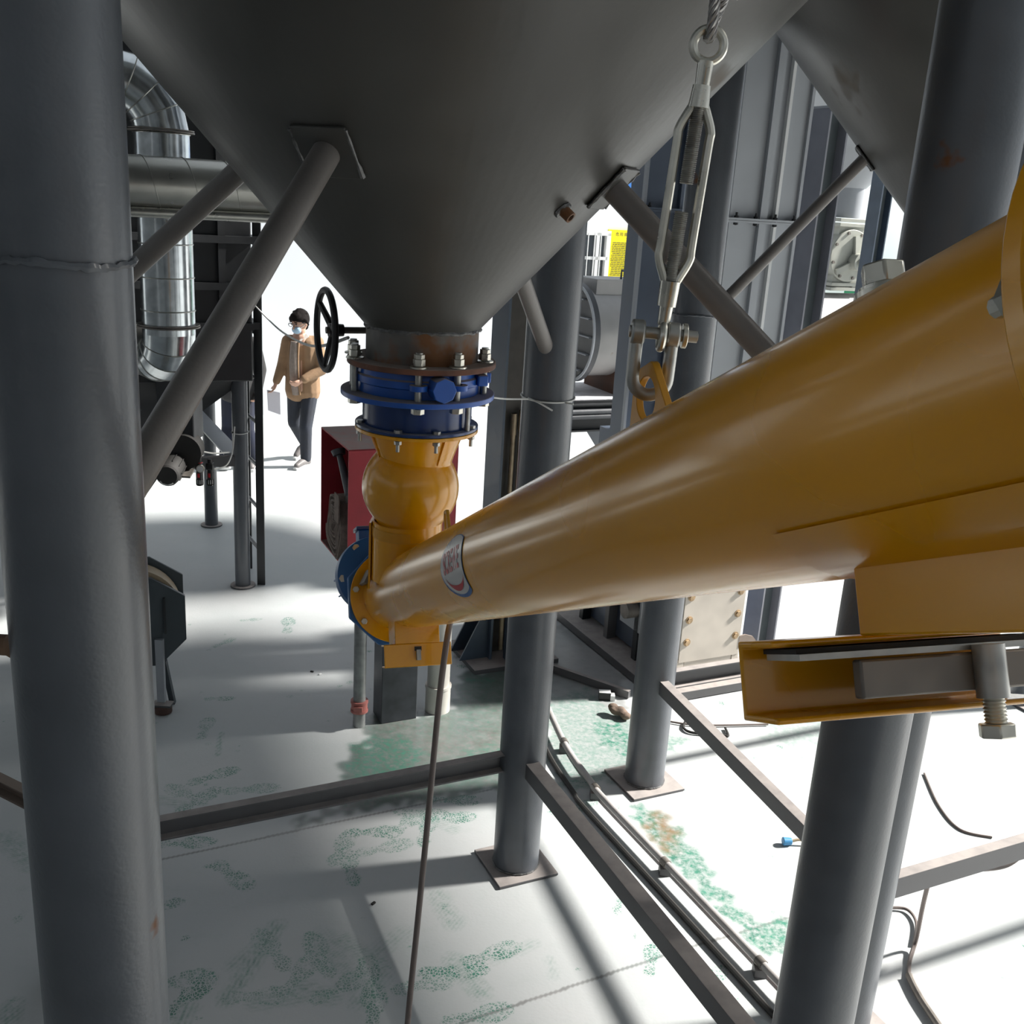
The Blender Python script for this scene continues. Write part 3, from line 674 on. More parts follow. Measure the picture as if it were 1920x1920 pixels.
bp = sc(2.285, nb - .012, -.062)
B().cyl(bp, bp - SN * .042, .0125, n=20).build('clamp_boss', ZINCD, ch)
pts = [(.0075 if i % 2 else .0088, -.042 - i * .0014) for i in range(15)]
B().lathe(pts, bp, SN, 24).build('clamp_screw', ZINC, ch); B().hexn(bp - SN * .062, -SN, .0145, .011).build('screw_head', ZINC, ch, bev=.0012)
ch = hatch(-.03, .12, .13, -1, hs=.098)
B().box(sc(.034, -.188), (.02, .012, .03), (SD, SS, SN)).build('clamp_wedge', ZINCD, ch); B().box(sc(.0325, -.170), (.003, .02, .012), (SD, SS, SN)).build('slot', DARK, ch)
# sticker on the tube
def stick(poly_or_mesh, l0, ph0, r):
    b = B()
    if isinstance(poly_or_mesh, list):
        k = 14; n = len(poly_or_mesh); vs = [rad(l0 + 0, ph0, r)]; fs = []
        for j in range(1, k + 1):
            vs += [rad(l0 + x * j / k, ph0 + y * j / k / SR, r) for x, y in poly_or_mesh]
        fs += [(0, 1 + i, 1 + (i + 1) % n) for i in range(n)]
        for j in range(k - 1): fs += [(1 + j * n + i, 1 + (j + 1) * n + i, 1 + (j + 1) * n + (i + 1) % n, 1 + j * n + (i + 1) % n) for i in range(n)]
        return b.add(vs, fs)
    b.v = [rad(l0 + v.co.x, ph0 + v.co.y / SR, r) for v in poly_or_mesh.vertices]; b.f = [tuple(p.vertices) for p in poly_or_mesh.polygons]; return b
def dshape(a, b, flat, n=48):
    return [(min(a * math.cos(2 * math.pi * i / n), flat), b * math.sin(2 * math.pi * i / n)) for i in range(n)]
SL, SP = 1.09, math.radians(-6)
stick(dshape(.125, .062, .075), SL, SP, SR + .0012).build('sticker_edge', STICKB, cv)
sk = stick(dshape(.118, .057, .072), SL, SP + .003 / SR, SR + .0019).build('sticker', STICK, cv, label='oval maker sticker with red and blue lettering')
me = text_mesh('SCREWE', .047, .0016)
for v in me.vertices: v.co.x *= .78; v.co.y *= 1.2; v.co.y += v.co.x * .05
stick(me, SL - .022, SP + .012 / SR, SR + .0026).build('lettering', STICKR, sk)
sw = []
for i in range(25):
    t = math.radians(195 + i * 6.0); sw.append((t, .011 * math.sin(math.pi * i / 24) + .001))
b = B(); vs = []; fs = []
for i, (t, w) in enumerate(sw):
    for q in (-1, 1): vs.append(rad(SL - .01 + (.082) * math.cos(t), SP + (-.004 + (.036 + q * w / 2) * math.sin(t)) / SR, SR + .0026))
fs = [(2 * i, 2 * i + 2, 2 * i + 3, 2 * i + 1) for i in range(len(sw) - 1)]
b.add(vs, fs).build('swoosh', STICKR, sk)

# ------------------------------------------------------------------ blue gear reducer at the lower end
gb = thing('gear_reducer', 'blue gear reducer and motor bolted to the lower end of the conveyor', 'gear motor', sc(-.36) - Z * .15)
oc = [(.168 * math.cos(math.pi / 4 * i + .39), .168 * math.sin(math.pi / 4 * i + .39)) for i in range(8)]
B().prism(oc, sc(-.345), SS, SN, SD, .038).build('mounting_plate', BLUEG, gb, bev=.004)
B().lathe([(.14, -.345), (.125, -.42), (.11, -.46), (.0, -.46)], SA, SD, 40).build('housing', BLUEG, gb)
mo = sc(-.42, .075, .055)                      # motor axis sits up and to the side
B().lathe([(.02, .06), (.085, .05), (.125, .03), (.128, .0), (.128, -.03), (.115, -.035), (.10, -.05), (.095, -.25), (.0, -.255)], mo, SD, 48).build('motor_bell', BLUEG, gb)
for k in range(12):
    a = 2 * math.pi * k / 12; r_ = SS * math.cos(a) + SN * math.sin(a)
    B().box(mo + r_ * .103 - SD * .15, (.19, .018, .005), (SD, r_, SD.cross(r_))).build('cooling_fin', BLUEG, gb)
for k in range(3):
    a = math.radians(150 - 62 * k); r_ = SS * math.cos(a) + SN * math.sin(a)
    B().prism([(0, .02), (.10, -.0), (.10, .03), (.0, .075)], mo + r_ * .02 + SD.cross(r_) * -.006, r_, SD, SD.cross(r_), .012).build('web_rib', BLUEG, gb, bev=.002)
for k in range(6):
    a = math.radians(115 + 60 * k); r_ = SS * math.cos(a) + SN * math.sin(a); B().hexn(mo + r_ * .109 + SD * .028, SD, .013, .011).build('bolt', ZINC, gb, bev=.001)
B().box(mo + SN * .13 - SD * .11, (.09, .08, .06), (SD, SS, SN)).build('terminal_box', BLUEG, gb, bev=.004)
B().box(mo + SN * .165 - SD * .11, (.105, .095, .014), (SD, SS, SN)).build('terminal_lid', BLUED, gb, bev=.003)
B().tube([mo - SD * .255, mo - SD * .262], .1, n=40).build('fan_cowl', BLUED, gb)

# ------------------------------------------------------------------ lifting tackle
LP = sc(1.80, SR + .034); yL = LP.y
def tk(px, py, dy=0.): return atY(px, py, yL + dy)
sk_ = thing('shackle', 'galvanized bow shackle hooked through the conveyor lifting lug', 'shackle', LP)
pinL, pinR = tk(1196, 622), tk(1262, 628); low = tk(1222, 741)
ax_ = (pinR - pinL).normalized(); midp = (pinL + pinR) / 2; dn = (low - midp); dn = (dn - ax_ * dn.dot(ax_)); hgt_ = dn.length; dn.normalize(); hw_ = (pinR - pinL).length / 2
pts = [pinL - dn * .004]
for i in range(6): pts.append(pinL + dn * (hgt_ - hw_) * (i + 1) / 6)
for i in range(1, 16):
    a = math.pi * i / 16; pts.append(midp + dn * (hgt_ - hw_) - ax_ * hw_ * math.cos(a) + dn * hw_ * math.sin(a))
for i in range(7): pts.append(pinR + dn * (hgt_ - hw_) * (6 - i) / 6)
B().tube(pts, .0082, n=14).build('bow', ZINCD, sk_)
for p in (pinL, pinR): B().cyl(p - ax_ * .0085, p + ax_ * .0085, .0155, n=24).build('eye', ZINCD, sk_, bev=.003)
B().cyl(pinL - ax_ * .011, pinR + ax_ * .03, .0075, n=16).build('pin', ZINCD, sk_)
B().disc(pinR + ax_ * .011, ax_, .0155, .006, n=20).build('pin_collar', ZINC, sk_, bev=.001); B().cyl(pinR + ax_ * .017, pinR + ax_ * .031, .006, .0045, n=12).build('pin_tip', ZINC, sk_)
tb = thing('turnbuckle', 'zinc plated open turnbuckle hanging above the shackle', 'turnbuckle', tk(1243, 620))
t0, t1 = tk(1246, 596), tk(1322, 125); ta = (t1 - t0).normalized(); tl = (t1 - t0).length
ts = (X - ta * X.dot(ta)).normalized(); tf = ta.cross(ts)
def tp(f, s=0.): return t0 + ta * (tl * f) + ts * s
bw = .0185
for sgn in (-1, 1):
    B().tube(spline([tp(.13, sgn * .004), tp(.17, sgn * .009), tp(.25, sgn * bw), tp(.32, sgn * bw), tp(.70, sgn * bw), tp(.76, sgn * bw), tp(.83, sgn * .010), tp(.87, sgn * .004)], 5), .0056, n=10).build('side_bar', ZINC, tb)
B().cyl(tp(.05), tp(.155), .0115, .0125, n=20).build('lower_socket', ZINC, tb); B().cyl(tp(.845), tp(.93), .0125, .0105, n=20).build('upper_socket', ZINC, tb)
def thread(f0, f1, r):
    k = max(8, int(abs(f1 - f0) * tl / .0011)); pr = [(r * (1. if i % 2 else .86), tl * (f0 + (f1 - f0) * i / k)) for i in range(k + 1)]
    return B().lathe([(0, pr[0][1])] + pr + [(0, pr[-1][1])], t0, ta, 16)
thread(.14, .44, .0085).build('lower_screw', ZINCD, tb); thread(.55, .86, .0085).build('upper_screw', ZINCD, tb)
B().cyl(tp(.93), tp(1.02), .0085, .0095, n=16).build('upper_shank', ZINC, tb)
rc = tp(1.02) + ta * .017; pts = [rc + (ta * math.cos(a) + ts * math.sin(a)) * .0175 for a in (2 * math.pi * i / 32 for i in range(32))]
B().tube(pts, .0052, n=10, closed=True).build('upper_eye', ZINC, tb)
B().cyl(tp(.05), tp(-.03), .0085, .0075, n=16).build('lower_shank', ZINC, tb)
ec = tp(-.03) - ta * .014; pts = [ec + (ta * math.cos(a) + tf * math.sin(a)) * .0155 for a in (2 * math.pi * i / 32 for i in range(32))]
B().tube(pts, .0048, n=10, closed=True).build('lower_eye', ZINC, tb)
# wire rope loop: two legs of twisted strands through the eye
wr = thing('wire_rope', 'twisted steel wire rope loop threaded through the turnbuckle eye', 'wire rope', rc)
rdir = V((.43, -.90, 0)).normalized(); top = V((HA.x, HA.y, 4.4)) + rdir * 1.185
B().box(V((HA.x, HA.y, 4.4)) + rdir * 1.18, (.14, .016, .14), (rdir, Z.cross(rdir), Z)).build('rope_bracket', GREY, h1, bev=.004)
path = spline([top + V((-.03, .03, 0)), rc + ta * .16 + ts * -.004 - tf * .018, rc + ta * .07 - ts * .004 - tf * .015, rc + ta * .013 - tf * .008, rc + ta * .0085, rc + ta * .016 + tf * .011, rc + ta * .07 + ts * .014 + tf * .015, rc + ta * .16 + ts * .02 + tf * .018, top + V((.05, .03, 0))], 26)
def resample(path, st):
    out = [path[0]]
    for p in path[1:]:
        while (p - out[-1]).length > st: out.append(out[-1] + (p - out[-1]).normalized() * st)
    return out
path = resample(path, .006)
for k in range(6):
    pts = []; run = 0.; a = None
    for i, p in enumerate(path):
        t_ = (path[min(i + 1, len(path) - 1)] - path[max(i - 1, 0)]).normalized()
        if i: run += (p - path[i - 1]).length
        if a is None: a = perp(t_)[0]
        a = (a - t_ * a.dot(t_)).normalized(); b_ = t_.cross(a); q = run * 130 + k * math.pi / 3
        pts.append(p + (a * math.cos(q) + b_ * math.sin(q)) * .0042)
    B().tube(pts, .0026, n=6).build('strand', ROPE, wr)
# ------------------------------------------------------------------ left background: dust collector, ladder, ducts
L1, L2 = V((-2.06, 7.44, 0)), V((-2.73, 8.86, 0)); L0, L3 = L1 - U * 2.2, L2 - U * 2.2
zb = 1.62
dc = thing('dust_collector', 'dark charcoal dust collector housing standing on round legs', 'dust collector', (L1 + L3) / 2)
cc = (L1 + L3) / 2; su = 2.2 + .16; sw_ = 1.57 + .16
B().box(cc + Z * (zb + 1.55), (su, sw_, 3.1), (U, W, Z)).build('housing', DARK, dc, bev=.01)
hp = B(); lo = [(-.5, -.35), (.5, -.35), (.5, .35), (-.5, .35)]; hi = [(-su / 2 + .05, -sw_ / 2 + .05), (su / 2 - .05, -sw_ / 2 + .05), (su / 2 - .05, sw_ / 2 - .05), (-su / 2 + .05, sw_ / 2 - .05)]
vs = [cc + U * a + W * b + Z * 1.02 for a, b in lo] + [cc + U * a + W * b + Z * zb for a, b in hi]
hp.add(vs, [(0, 1, 5, 4), (1, 2, 6, 5), (2, 3, 7, 6), (3, 0, 4, 7), (3, 2, 1, 0), (4, 5, 6, 7)]).build('discharge_hopper', DARK, dc)
for k in range(6):
    f = cc - W * (sw_ / 2 + .02) + U * (-su / 2 + .2 + k * .39); B().box(f + Z * (zb + 1.6), (.05, .05, 2.8), (U, W, Z)).build('rib', DARK, dc)
for zz in (2.02, 2.30, 2.62, 3.6):
    B().box(cc - W * (sw_ / 2 + .025) + Z * zz, (su, .06, .05), (U, W, Z)).build('rail', DARK, dc)
    B().box(cc + U * (su / 2 + .025) + Z * zz, (.06, sw_, .05), (U, W, Z)).build('rail', DARK, dc)
for p in (L0, L1, L2, L3):
    lg = B().cyl(p, p + Z * (zb + .02), .058, n=28).build('leg', COLM, dc)
    B().disc(p + Z * .001, Z, .095, .012, n=24).build('foot_plate', BEAM, lg)
za = atY(440, 862, L1.y).z
for a, b in ((L0, L1), (L2, L3)):
    dz = za if a is L0 else atY(352, 770, L2.y - .1).z
    B().bar(a + Z * dz, b + Z * dz, .06, .075).build('cross_bar', BEAM, dc)
# slanting light plate between the legs
p, q = atY(362, 770, 8.5), atY(437, 850, 7.5); B().bar(p, q, .14, .012, up=V((.3, -.5, .8))).build('sloping_plate', PANEL, dc)
# ladder
N0 = V(atZ(490, 1096)); 
ld = thing('ladder', 'dark steel ladder fixed beside the round leg of the dust collector', 'ladder', N0)
F0 = N0 + V((-.19, .34, 0))
B().box(N0 + Z * 1.5, (.06, .014, 3.0), (X, Y, Z)).build('stringer', DARK, ld); B().box(F0 + Z * 1.5, (.06, .014, 3.0), (X, Y, Z)).build('stringer', DARK, ld)
for k in range(8): B().cyl(N0 + Z * (.28 + k * .335), F0 + Z * (.28 + k * .335), .014, n=10).build('rung', GREY, ld)
# galvanized vertical duct with elbows
DV = V((-2.1, 6.1, 0)); dr = .152
dv = thing('vertical_duct', 'shiny galvanized round duct hanging down in front of the dust collector', 'duct', DV + Z * 1.75)
def seg(b, p0, p1, r, nm, m): return b.cyl(p0, p1, r, n=40, cap=False).build(nm, m, dv)
zs = [2.12, 2.26, 2.45, 2.64, 2.83, 3.02, 3.24]
for i in range(len(zs) - 1):
    sg_ = seg(B(), DV + Z * zs[i], DV + Z * zs[i + 1], dr, 'duct_section', GALV)
    B().tube([DV + V((math.cos(a), math.sin(a), 0)) * (dr + .002) + Z * zs[i + 1] for a in (2 * math.pi * j / 40 for j in range(40))], .004, n=6, closed=True).build('seam', GALVD, sg_)
for z_ in (2.16, 3.245):
    B().disc(DV + Z * z_, Z, dr + .028, .008, hole=dr - .002, n=40).disc(DV + Z * (z_ + .012), Z, dr + .026, .006, hole=dr - .002, n=40).build('flange_ring', STEEL, dv)
def elbow(c, p0dir, axis, R, n, r, start):
    # gored elbow: starts at `start`, bends about axis through c
    v0 = start - c
    for i in range(n):
        a0, a1 = math.pi / 2 * i / n, math.pi / 2 * (i + 1) / n
        vs = []; kk = 32
        for a in (a0, a1):
            M_ = Matrix.Rotation(a, 3, axis); ctr = c + M_ @ v0; e1 = (M_ @ v0).normalized()
            vs += [ctr + (e1 * math.cos(t) + axis * math.sin(t)) * r for t in (2 * math.pi * j / kk for j in range(kk))]
        # straight gores
        g = B().add(vs, [(j, (j + 1) % kk, kk + (j + 1) % kk, kk + j) for j in range(kk)]).build('elbow_gore', GALV, dv, ang=20)
        M_ = Matrix.Rotation(a1, 3, axis); ctr = c + M_ @ v0; e1 = (M_ @ v0).normalized()
        B().tube([ctr + (e1 * math.cos(t) + axis * math.sin(t)) * (r + .001) for t in (2 * math.pi * j / kk for j in range(kk))], .0035, n=6, closed=True).build('seam', GALVD, g)
# top elbow to the left
st = DV + Z * 3.25; lft = -U; cE = st + lft * .27
elbow(cE, None, (st - cE).normalized().cross(Z).normalized(), .27, 4, dr, st)
endp = cE + Z * .27
seg(B(), endp, endp + lft * 1.3, dr, 'duct_section', GALVD)
for k in range(2): B().disc(endp + lft * (.02 + .02 * k), lft, dr + .028, .008, hole=dr - .002, n=40).build('flange_ring', STEEL, dv)
# bottom elbow turning away to the back left
st = DV + Z * 2.12; bk = (W * .9 - U * .25).normalized(); cE = st + bk * .16
elbow(cE, None, (st - cE).normalized().cross(-Z).normalized(), .16, 4, dr, st)
endp = cE - Z * .16; seg(B(), endp, endp + bk * .35, dr, 'duct_section', GALVD)
# horizontal spiral duct and the thin pipe below it
HD = V((-1.81, 5.75, 2.975)); hr = .135
hd = thing('horizontal_duct', 'spiral seamed horizontal duct passing in front of the vertical one', 'duct', HD)
B().cyl(HD - U * 1.9, HD + U * 1.15, hr, n=48).build('duct_tube', GALVD, hd)
for k in range(14):
    b = []; c0 = HD + U * (-1.8 + k * .21)
    for j in range(41):
        a = 2 * math.pi * j / 40; b.append(c0 + U * (.21 * j / 40) + (W * math.cos(a) + Z * math.sin(a)) * (hr + .001))
    B().tube(b, .003, n=5).build('spiral_seam', GALVD, hd)
q = V((-1.80, 5.70, 2.825))
B().cyl(q - U * 1.9, q + U * 1.2, .029, n=24).build('thin_pipe', GALVD, org=q, label='thin horizontal galvanized pipe just under the spiral duct', cat='pipe')
# dark rubber hose under the duct
# motor under the dust collector
mc = atY(313, 893, 6.75); md_ = V((-.1, 1, .12)).normalized()
mt = thing('discharge_motor', 'black round motor with a white maker name under the dust collector', 'motor', mc - Z * .1)
B().lathe([(0, -.002), (.068, 0), (.078, .012), (.080, .05), (.084, .06), (.084, .22), (.0, .225)], mc, md_, 36).build('motor_body', RUBB, mt)
for k in range(10):
    a = 2 * math.pi * k / 10; r_ = V((math.cos(a), 0, math.sin(a))); B().box(mc + md_ * .14 + r_ * .086, (.15, .012, .004), (md_, r_, md_.cross(r_))).build('cooling_fin', RUBB, mt)
tw = B(); r2 = random.Random(2)
for k in range(13):
    a = math.radians(-140 + k * 7.5); p = mc - md_ * .004 + V((math.cos(a), 0, math.sin(a))) * .062; tw.box(p, (.0055, .001, r2.uniform(.006, .012)), (V((-math.sin(a), 0, math.cos(a))), md_, V((math.cos(a), 0, math.sin(a)))))
tag(tw.build('name_band', WHITE, mt), kind='stuff')
B().cyl(mc + md_ * .22 + V((.06, 0, .09)), mc + md_ * .34 + V((.06, 0, .09)), .13, n=32).build('gear_case', RUBB, mt)
B().box(mc + md_ * .2 + V((.05, 0, -.05)), (.16, .14, .015), (X, md_, md_.cross(X))).build('foot_plate', STEEL, mt)
B().box(mc + md_ * .34 + V((.02, .02, .42)), (.26, .22, .55), (X, Y, Z)).build('discharge_chute', DARK, mt, bev=.01)
hs = [mc + V((-.1, .05, -.02)), mc + V((-.16, 0, -.12)), mc + V((-.22, -.05, -.22)), mc + V((-.34, -.05, -.30))]
B().tube(spline(hs, 8), .022, n=12).build('black_hose', RUBB, org=hs[-1], label='thick black rubber hose curving down beside the big near column', cat='hose')
# air regulators on the cross bar
def regulator(px, py, y, label, gauge):
    c_ = atY(px, py, y); t = thing('air_regulator', label, 'air regulator', c_ - Z * .1, 'compressed air regulators')
    B().box(c_ + Z * .045, (.052, .05, .05), (X, Y, Z)).build('body', BLACK, t, bev=.006)
    B().cyl(c_ + Z * .07, c_ + Z * .098, .018, n=16).build('knob', BLACK, t)
    B().cyl(c_ + Z * .0, c_ + Z * .02, .024, n=20).build('collar', BLACK, t)
    B().cyl(c_ - Z * .055, c_ + Z * .0, .026, n=20).build('bowl', BLACK, t)
    B().cyl(c_ - Z * .088, c_ - Z * .055, .020, n=16).build('sight_bowl', WHITE, t)
    for k in range(8):
        a = 2 * math.pi * k / 8; B().bar(c_ + V((.023 * math.cos(a), .023 * math.sin(a), -.095)), c_ + V((.023 * math.cos(a), .023 * math.sin(a), -.05)), .007, .007, up=X).build('guard_bar', BLACK, t)
    B().cyl(c_ - Z * .10, c_ - Z * .088, .022, .014, n=16).build('drain_cap', BLACK, t)
    B().box(c_ + V((.0, -.026, -.02)), (.016, .004, .03), (X, Y, Z)).build('red_tab', STICKR, t)
    if gauge:
        g = B().cyl(c_ + V((.018, -.022, .035)), c_ + V((.018, -.042, .035)), .028, n=24).build('gauge', ZINC, t); B().cyl(c_ + V((.018, -.0425, .035)), c_ + V((.018, -.0435, .035)), .023, n=24).build('dial', WHITE, g)
        B().cyl(c_ + Z * .06, c_ + Z * .072, .022, n=16).build('red_ring', STICKR, t)
regulator(374, 885, L1.y - .30, 'air regulator with a round pressure gauge on the grey cross bar', True)
regulator(394, 885, L1.y - .24, 'air filter with red tab and no gauge, right of the pressure gauge', False)
regulator(357, 775, L2.y - .6, 'small air filter hanging higher up behind the thick brace pipe', False)
# white air line
b = [atY(430, 848, 7.3), atY(400, 850, 7.2), atY(360, 845, 7.1), atY(347, 860, 7.1), atY(352, 875, 7.1), atY(366, 879, 7.12)]
B().tube(spline(b, 8), .006, n=8).build('air_line', STRING, org=b[0], label='thin white air line looping over the cross bar', cat='hose')
b = [atY(402, 880, 7.2), atY(425, 872, 7.25), atY(436, 845, 7.35), atY(440, 800, 7.37)]
B().tube(spline(b, 8), .005, n=8).build('air_line', STRING, org=b[0], label='thin white air line rising along the dust collector leg', cat='hose')
# strings
def string(pts, label, r=.004, nm='string', m=STRING, k=8, cat='string'):
    return B().tube(spline(pts, k), r, n=6).build(nm, m, org=pts[0], label=label, cat=cat)
string([atY(478, 573, 7.3), atY(520, 615, 6.), atY(560, 640, 4.6), atY(598, 649, 3.2), gw + V((.06, .02, -.02))], 'thin white string sagging from the ladder to the handwheel', r=.005)
def tie(c_, r, z, label, n=40, rr=.0035, tails=()):
    pts = [c_ + V((math.cos(a), math.sin(a), 0)) * (r + rr) + Z * (z + .006 * math.sin(a)) for a in (2 * math.pi * i / n for i in range(n))]
    t = thing('string_tie', label, 'string', c_ + Z * z); B().tube(pts, rr, n=6, closed=True).build('loop', STRING, t)
    for tl_ in tails: B().tube(spline(tl_, 6), rr, n=6).build('tail', STRING, t)
zt = atY(1010, 750, 4.05).z
tie(P2, CR, zt, 'white string tied round the middle column with loose ends', tails=([atY(990, 746, 4.05), atY(1012, 756, 4.0), atY(1036, 770, 4.0)], [atY(1060, 755, 4.05), atY(1075, 758, 4.0)], [atY(990, 748, 4.03), atY(950, 748, 3.9), atY(915, 744, 3.4), atY(880, 738, 2.95)]))
tie(L1, .058, atY(455, 812, 7.4).z, 'white string tied round the near leg of the dust collector')
tie(L2, .058, atY(397, 723, 8.8).z, 'white string tied round the rear leg of the dust collector')

# belt guard on a leg, behind the big near column
gc = V((-2.0, 5.4, 0))
bg_ = thing('belt_guard', 'dark grey eight-sided belt guard on a slanted leg with a round rubber foot', 'belt guard', gc)
def octo(cx, cz, w, h, cut): return [(cx - w + cut, cz - h), (cx + w - cut, cz - h), (cx + w, cz - h + cut), (cx + w, cz + h - cut * .8), (cx + w - cut * 1.2, cz + h), (cx - w + cut, cz + h), (cx - w, cz + h - cut), (cx - w, cz - h + cut)]
g1 = (V((.93, .36, 0))).normalized(); g2 = V((-.36, .93, 0))
gp = atY(290, 1165, 5.4)
B().prism(octo(-.13, .0, .30, .27, .15), gp - g2 * .02, g1, Z, g2, .03).build('front_plate', GUARD, bg_, bev=.003)
B().prism(octo(-.13, .06, .30, .27, .15), gp + g2 * .17, g1, Z, g2, .02).build('back_plate', GUARD, bg_, bev=.003)
B().cyl(gp + g1 * -.13 + Z * .03 + g2 * .03, gp + g1 * -.13 + Z * .03 + g2 * .15, .285, n=48).build('belt_wheel', TAN, bg_)
B().box(gp - g2 * .03 + g1 * .055 + Z * .04, (.012, .01, .22), (g1, g2, Z)).build('slot_bar', DARK, bg_)
ft = atZ(306, 1335)
B().bar(gp - g2 * .03 + g1 * .02 - Z * .1, ft + V((-.005, .0, .07)), .045, .03, up=Y).build('leg', PANEL, bg_)
B().cyl(ft + Z * .002, ft + Z * .045, .052, n=28).build('rubber_foot', mat('foot_brown', (.09, .05, .04), .7), bg_, bev=.004)
B().box(ft + Z * .052, (.11, .07, .012), (X, Y, Z)).build('foot_bracket', BEAM, bg_)
B().bar(gp + g1 * .04 - Z * .25, V((gp.x + .05, gp.y + .1, .0)), .03, .03, up=Y).build('leg', GUARD, bg_)

# ------------------------------------------------------------------ fire hose cabinet
K0 = V((-.871, 5.2, 0)); kz0, kz1, ku, kw = 1.015, 1.70, .62, .56
kc = thing('hose_cabinet', 'red fire hose cabinet with an open side, dusty on top', 'cabinet', V((-.626, 5.49, 0)))
cK = K0 + U * ku / 2 + W * kw / 2; th = .008
B().box(cK + Z * (kz1 - th / 2), (ku, kw, th), (U, W, Z)).build('top_panel', RED, kc)
B().box(cK + Z * (kz0 + th / 2), (ku, kw, th), (U, W, Z)).build('bottom_panel', RED, kc)
B().box(cK - W * (kw / 2 - th / 2) + Z * (kz0 + kz1) / 2, (ku, th, kz1 - kz0 - .001), (U, W, Z)).build('front_panel', RED, kc)
B().box(cK + W * (kw / 2 - th / 2) + Z * (kz0 + kz1) / 2, (ku, th, kz1 - kz0 - .001), (U, W, Z)).build('rear_panel', RED, kc)
B().box(cK + U * (ku / 2 - th / 2) + Z * (kz0 + kz1) / 2, (th, kw, kz1 - kz0 - .001), (U, W, Z)).build('back_panel', RED, kc)
B().box(cK - W * (kw / 2 + .004) + U * .08 + Z * (kz0 + kz1) / 2, (.02, .008, .1), (U, W, Z)).build('hinge', STEEL, kc)
pp = V((-.63, 5.52, 0))
B().box(pp + Z * (kz0 / 2), (.22, .16, kz0), (U, W, Z)).build('post', POSTM, kc, bev=.004)
lp = cK + U * (ku / 2 + .02) + Z * 1.58; B().box(lp, (.05, .03, .12), (U, W, Z)).box(lp + U * .03 + Z * .05, (.09, .02, .02), (U, W, Z)).build('latch', STEEL, kc, bev=.002)
# rolled hose inside, seen from the open side
hc_ = K0 + U * .075 + W * .23 + Z * 1.215
sp_ = []
for i in range(220):
    a = i * .2; r_ = .025 + .0032 * a * 1.0; sp_.append((a, r_))
hb = B(); vs = []
for a, r_ in sp_:
    wob = 1 + .05 * math.sin(a * 2.3) + .03 * math.sin(a * 5.1)
    for off in (-.09, .09): vs.append(hc_ + (W * math.cos(a) * .92 + Z * math.sin(a) * 1.12) * r_ * wob + U * (off + .006 * math.sin(a * 3)))
hb.add(vs, [(2 * i, 2 * i + 2, 2 * i + 3, 2 * i + 1) for i in range(len(sp_) - 1)])
ho_ = hb.build('fire_hose', HOSE, org=hc_, label='rolled canvas fire hose inside the open red cabinet', cat='fire hose')
sdm = ho_.modifiers.new('thick', 'SOLIDIFY'); sdm.thickness = .010; sdm.offset = 0
fl = hc_ + W * -.10 + Z * .13 - U * .10
B().box(fl, (.006, .085, .16), (U, W, Z)).build('hose_end_flap', HOSE, ho_)
nz0, nz1 = hc_ + Z * .20 - W * .12 - U * .03, hc_ + Z * .40 + W * .0 - U * .06
nzz = thing('hose_nozzle', 'grey tapered hose nozzle leaning inside the red cabinet', 'nozzle', nz0)
B().cyl(nz0, nz1, .03, .016, n=24).build('barrel', GREY, nzz); B().cyl(nz1, nz1 + (nz1 - nz0).normalized() * .03, .034, .04, n=24).build('tip_collar', GREY, nzz); B().cyl(nz0 - (nz1 - nz0).normalized() * .035, nz0, .035, n=24).build('coupling', STEEL, nzz)
# standpipe and plastic pipe by the cabinet post
gp_ = V((-.82, 5.371, 0))
st_ = thing('standpipe', 'grey galvanized standpipe with a faded red coupling', 'pipe', gp_)
B().cyl(gp_, gp_ + Z * 1.03, .036, n=28).build('tube', mat('weathered_zinc', (.30, .31, .31), .5, metal=.4, var=.3, vscale=14), st_)
B().cyl(gp_ + Z * .10, gp_ + Z * .16, .047, n=28).cyl(gp_ + Z * .095, gp_ + Z * .11, .051, n=28).cyl(gp_ + Z * .15, gp_ + Z * .165, .051, n=28).build('coupling', RPIPE, st_)
B().box(gp_ + V((.0, -.05, .13)), (.05, .02, .03), (X, Y, Z)).build('coupling_lug', RPIPE, st_)
pv = V((-.382, 5.625, 0)); pt = thing('plastic_pipe', 'white plastic pipe rising from the floor beside the cabinet post', 'pipe', pv)
B().cyl(pv, pv + Z * 1.03, .068, n=36).build('tube', PVC, pt); B().cyl(pv, pv + Z * .16, .076, n=36).build('socket', PVC, pt); B().cyl(pv + Z * .155, pv + Z * .172, .080, n=36).build('socket_rim', PVC, pt)
# hanging power cable
ca = [sc(.02, -.10, -.10), atY(838, 1200, 2.62), atY(826, 1290, 2.60), atY(815, 1400, 2.58), atY(800, 1560, 2.54), atY(782, 1740, 2.48), atY(766, 1900, 2.40), atY(750, 2100, 2.3), atY(735, 2350, 2.15)]
B().tube(spline(ca, 8), .0088, n=12).build('power_cable', CABLE, org=ca[-1], label='brown power cable hanging down from the lower end of the conveyor', cat='cable')

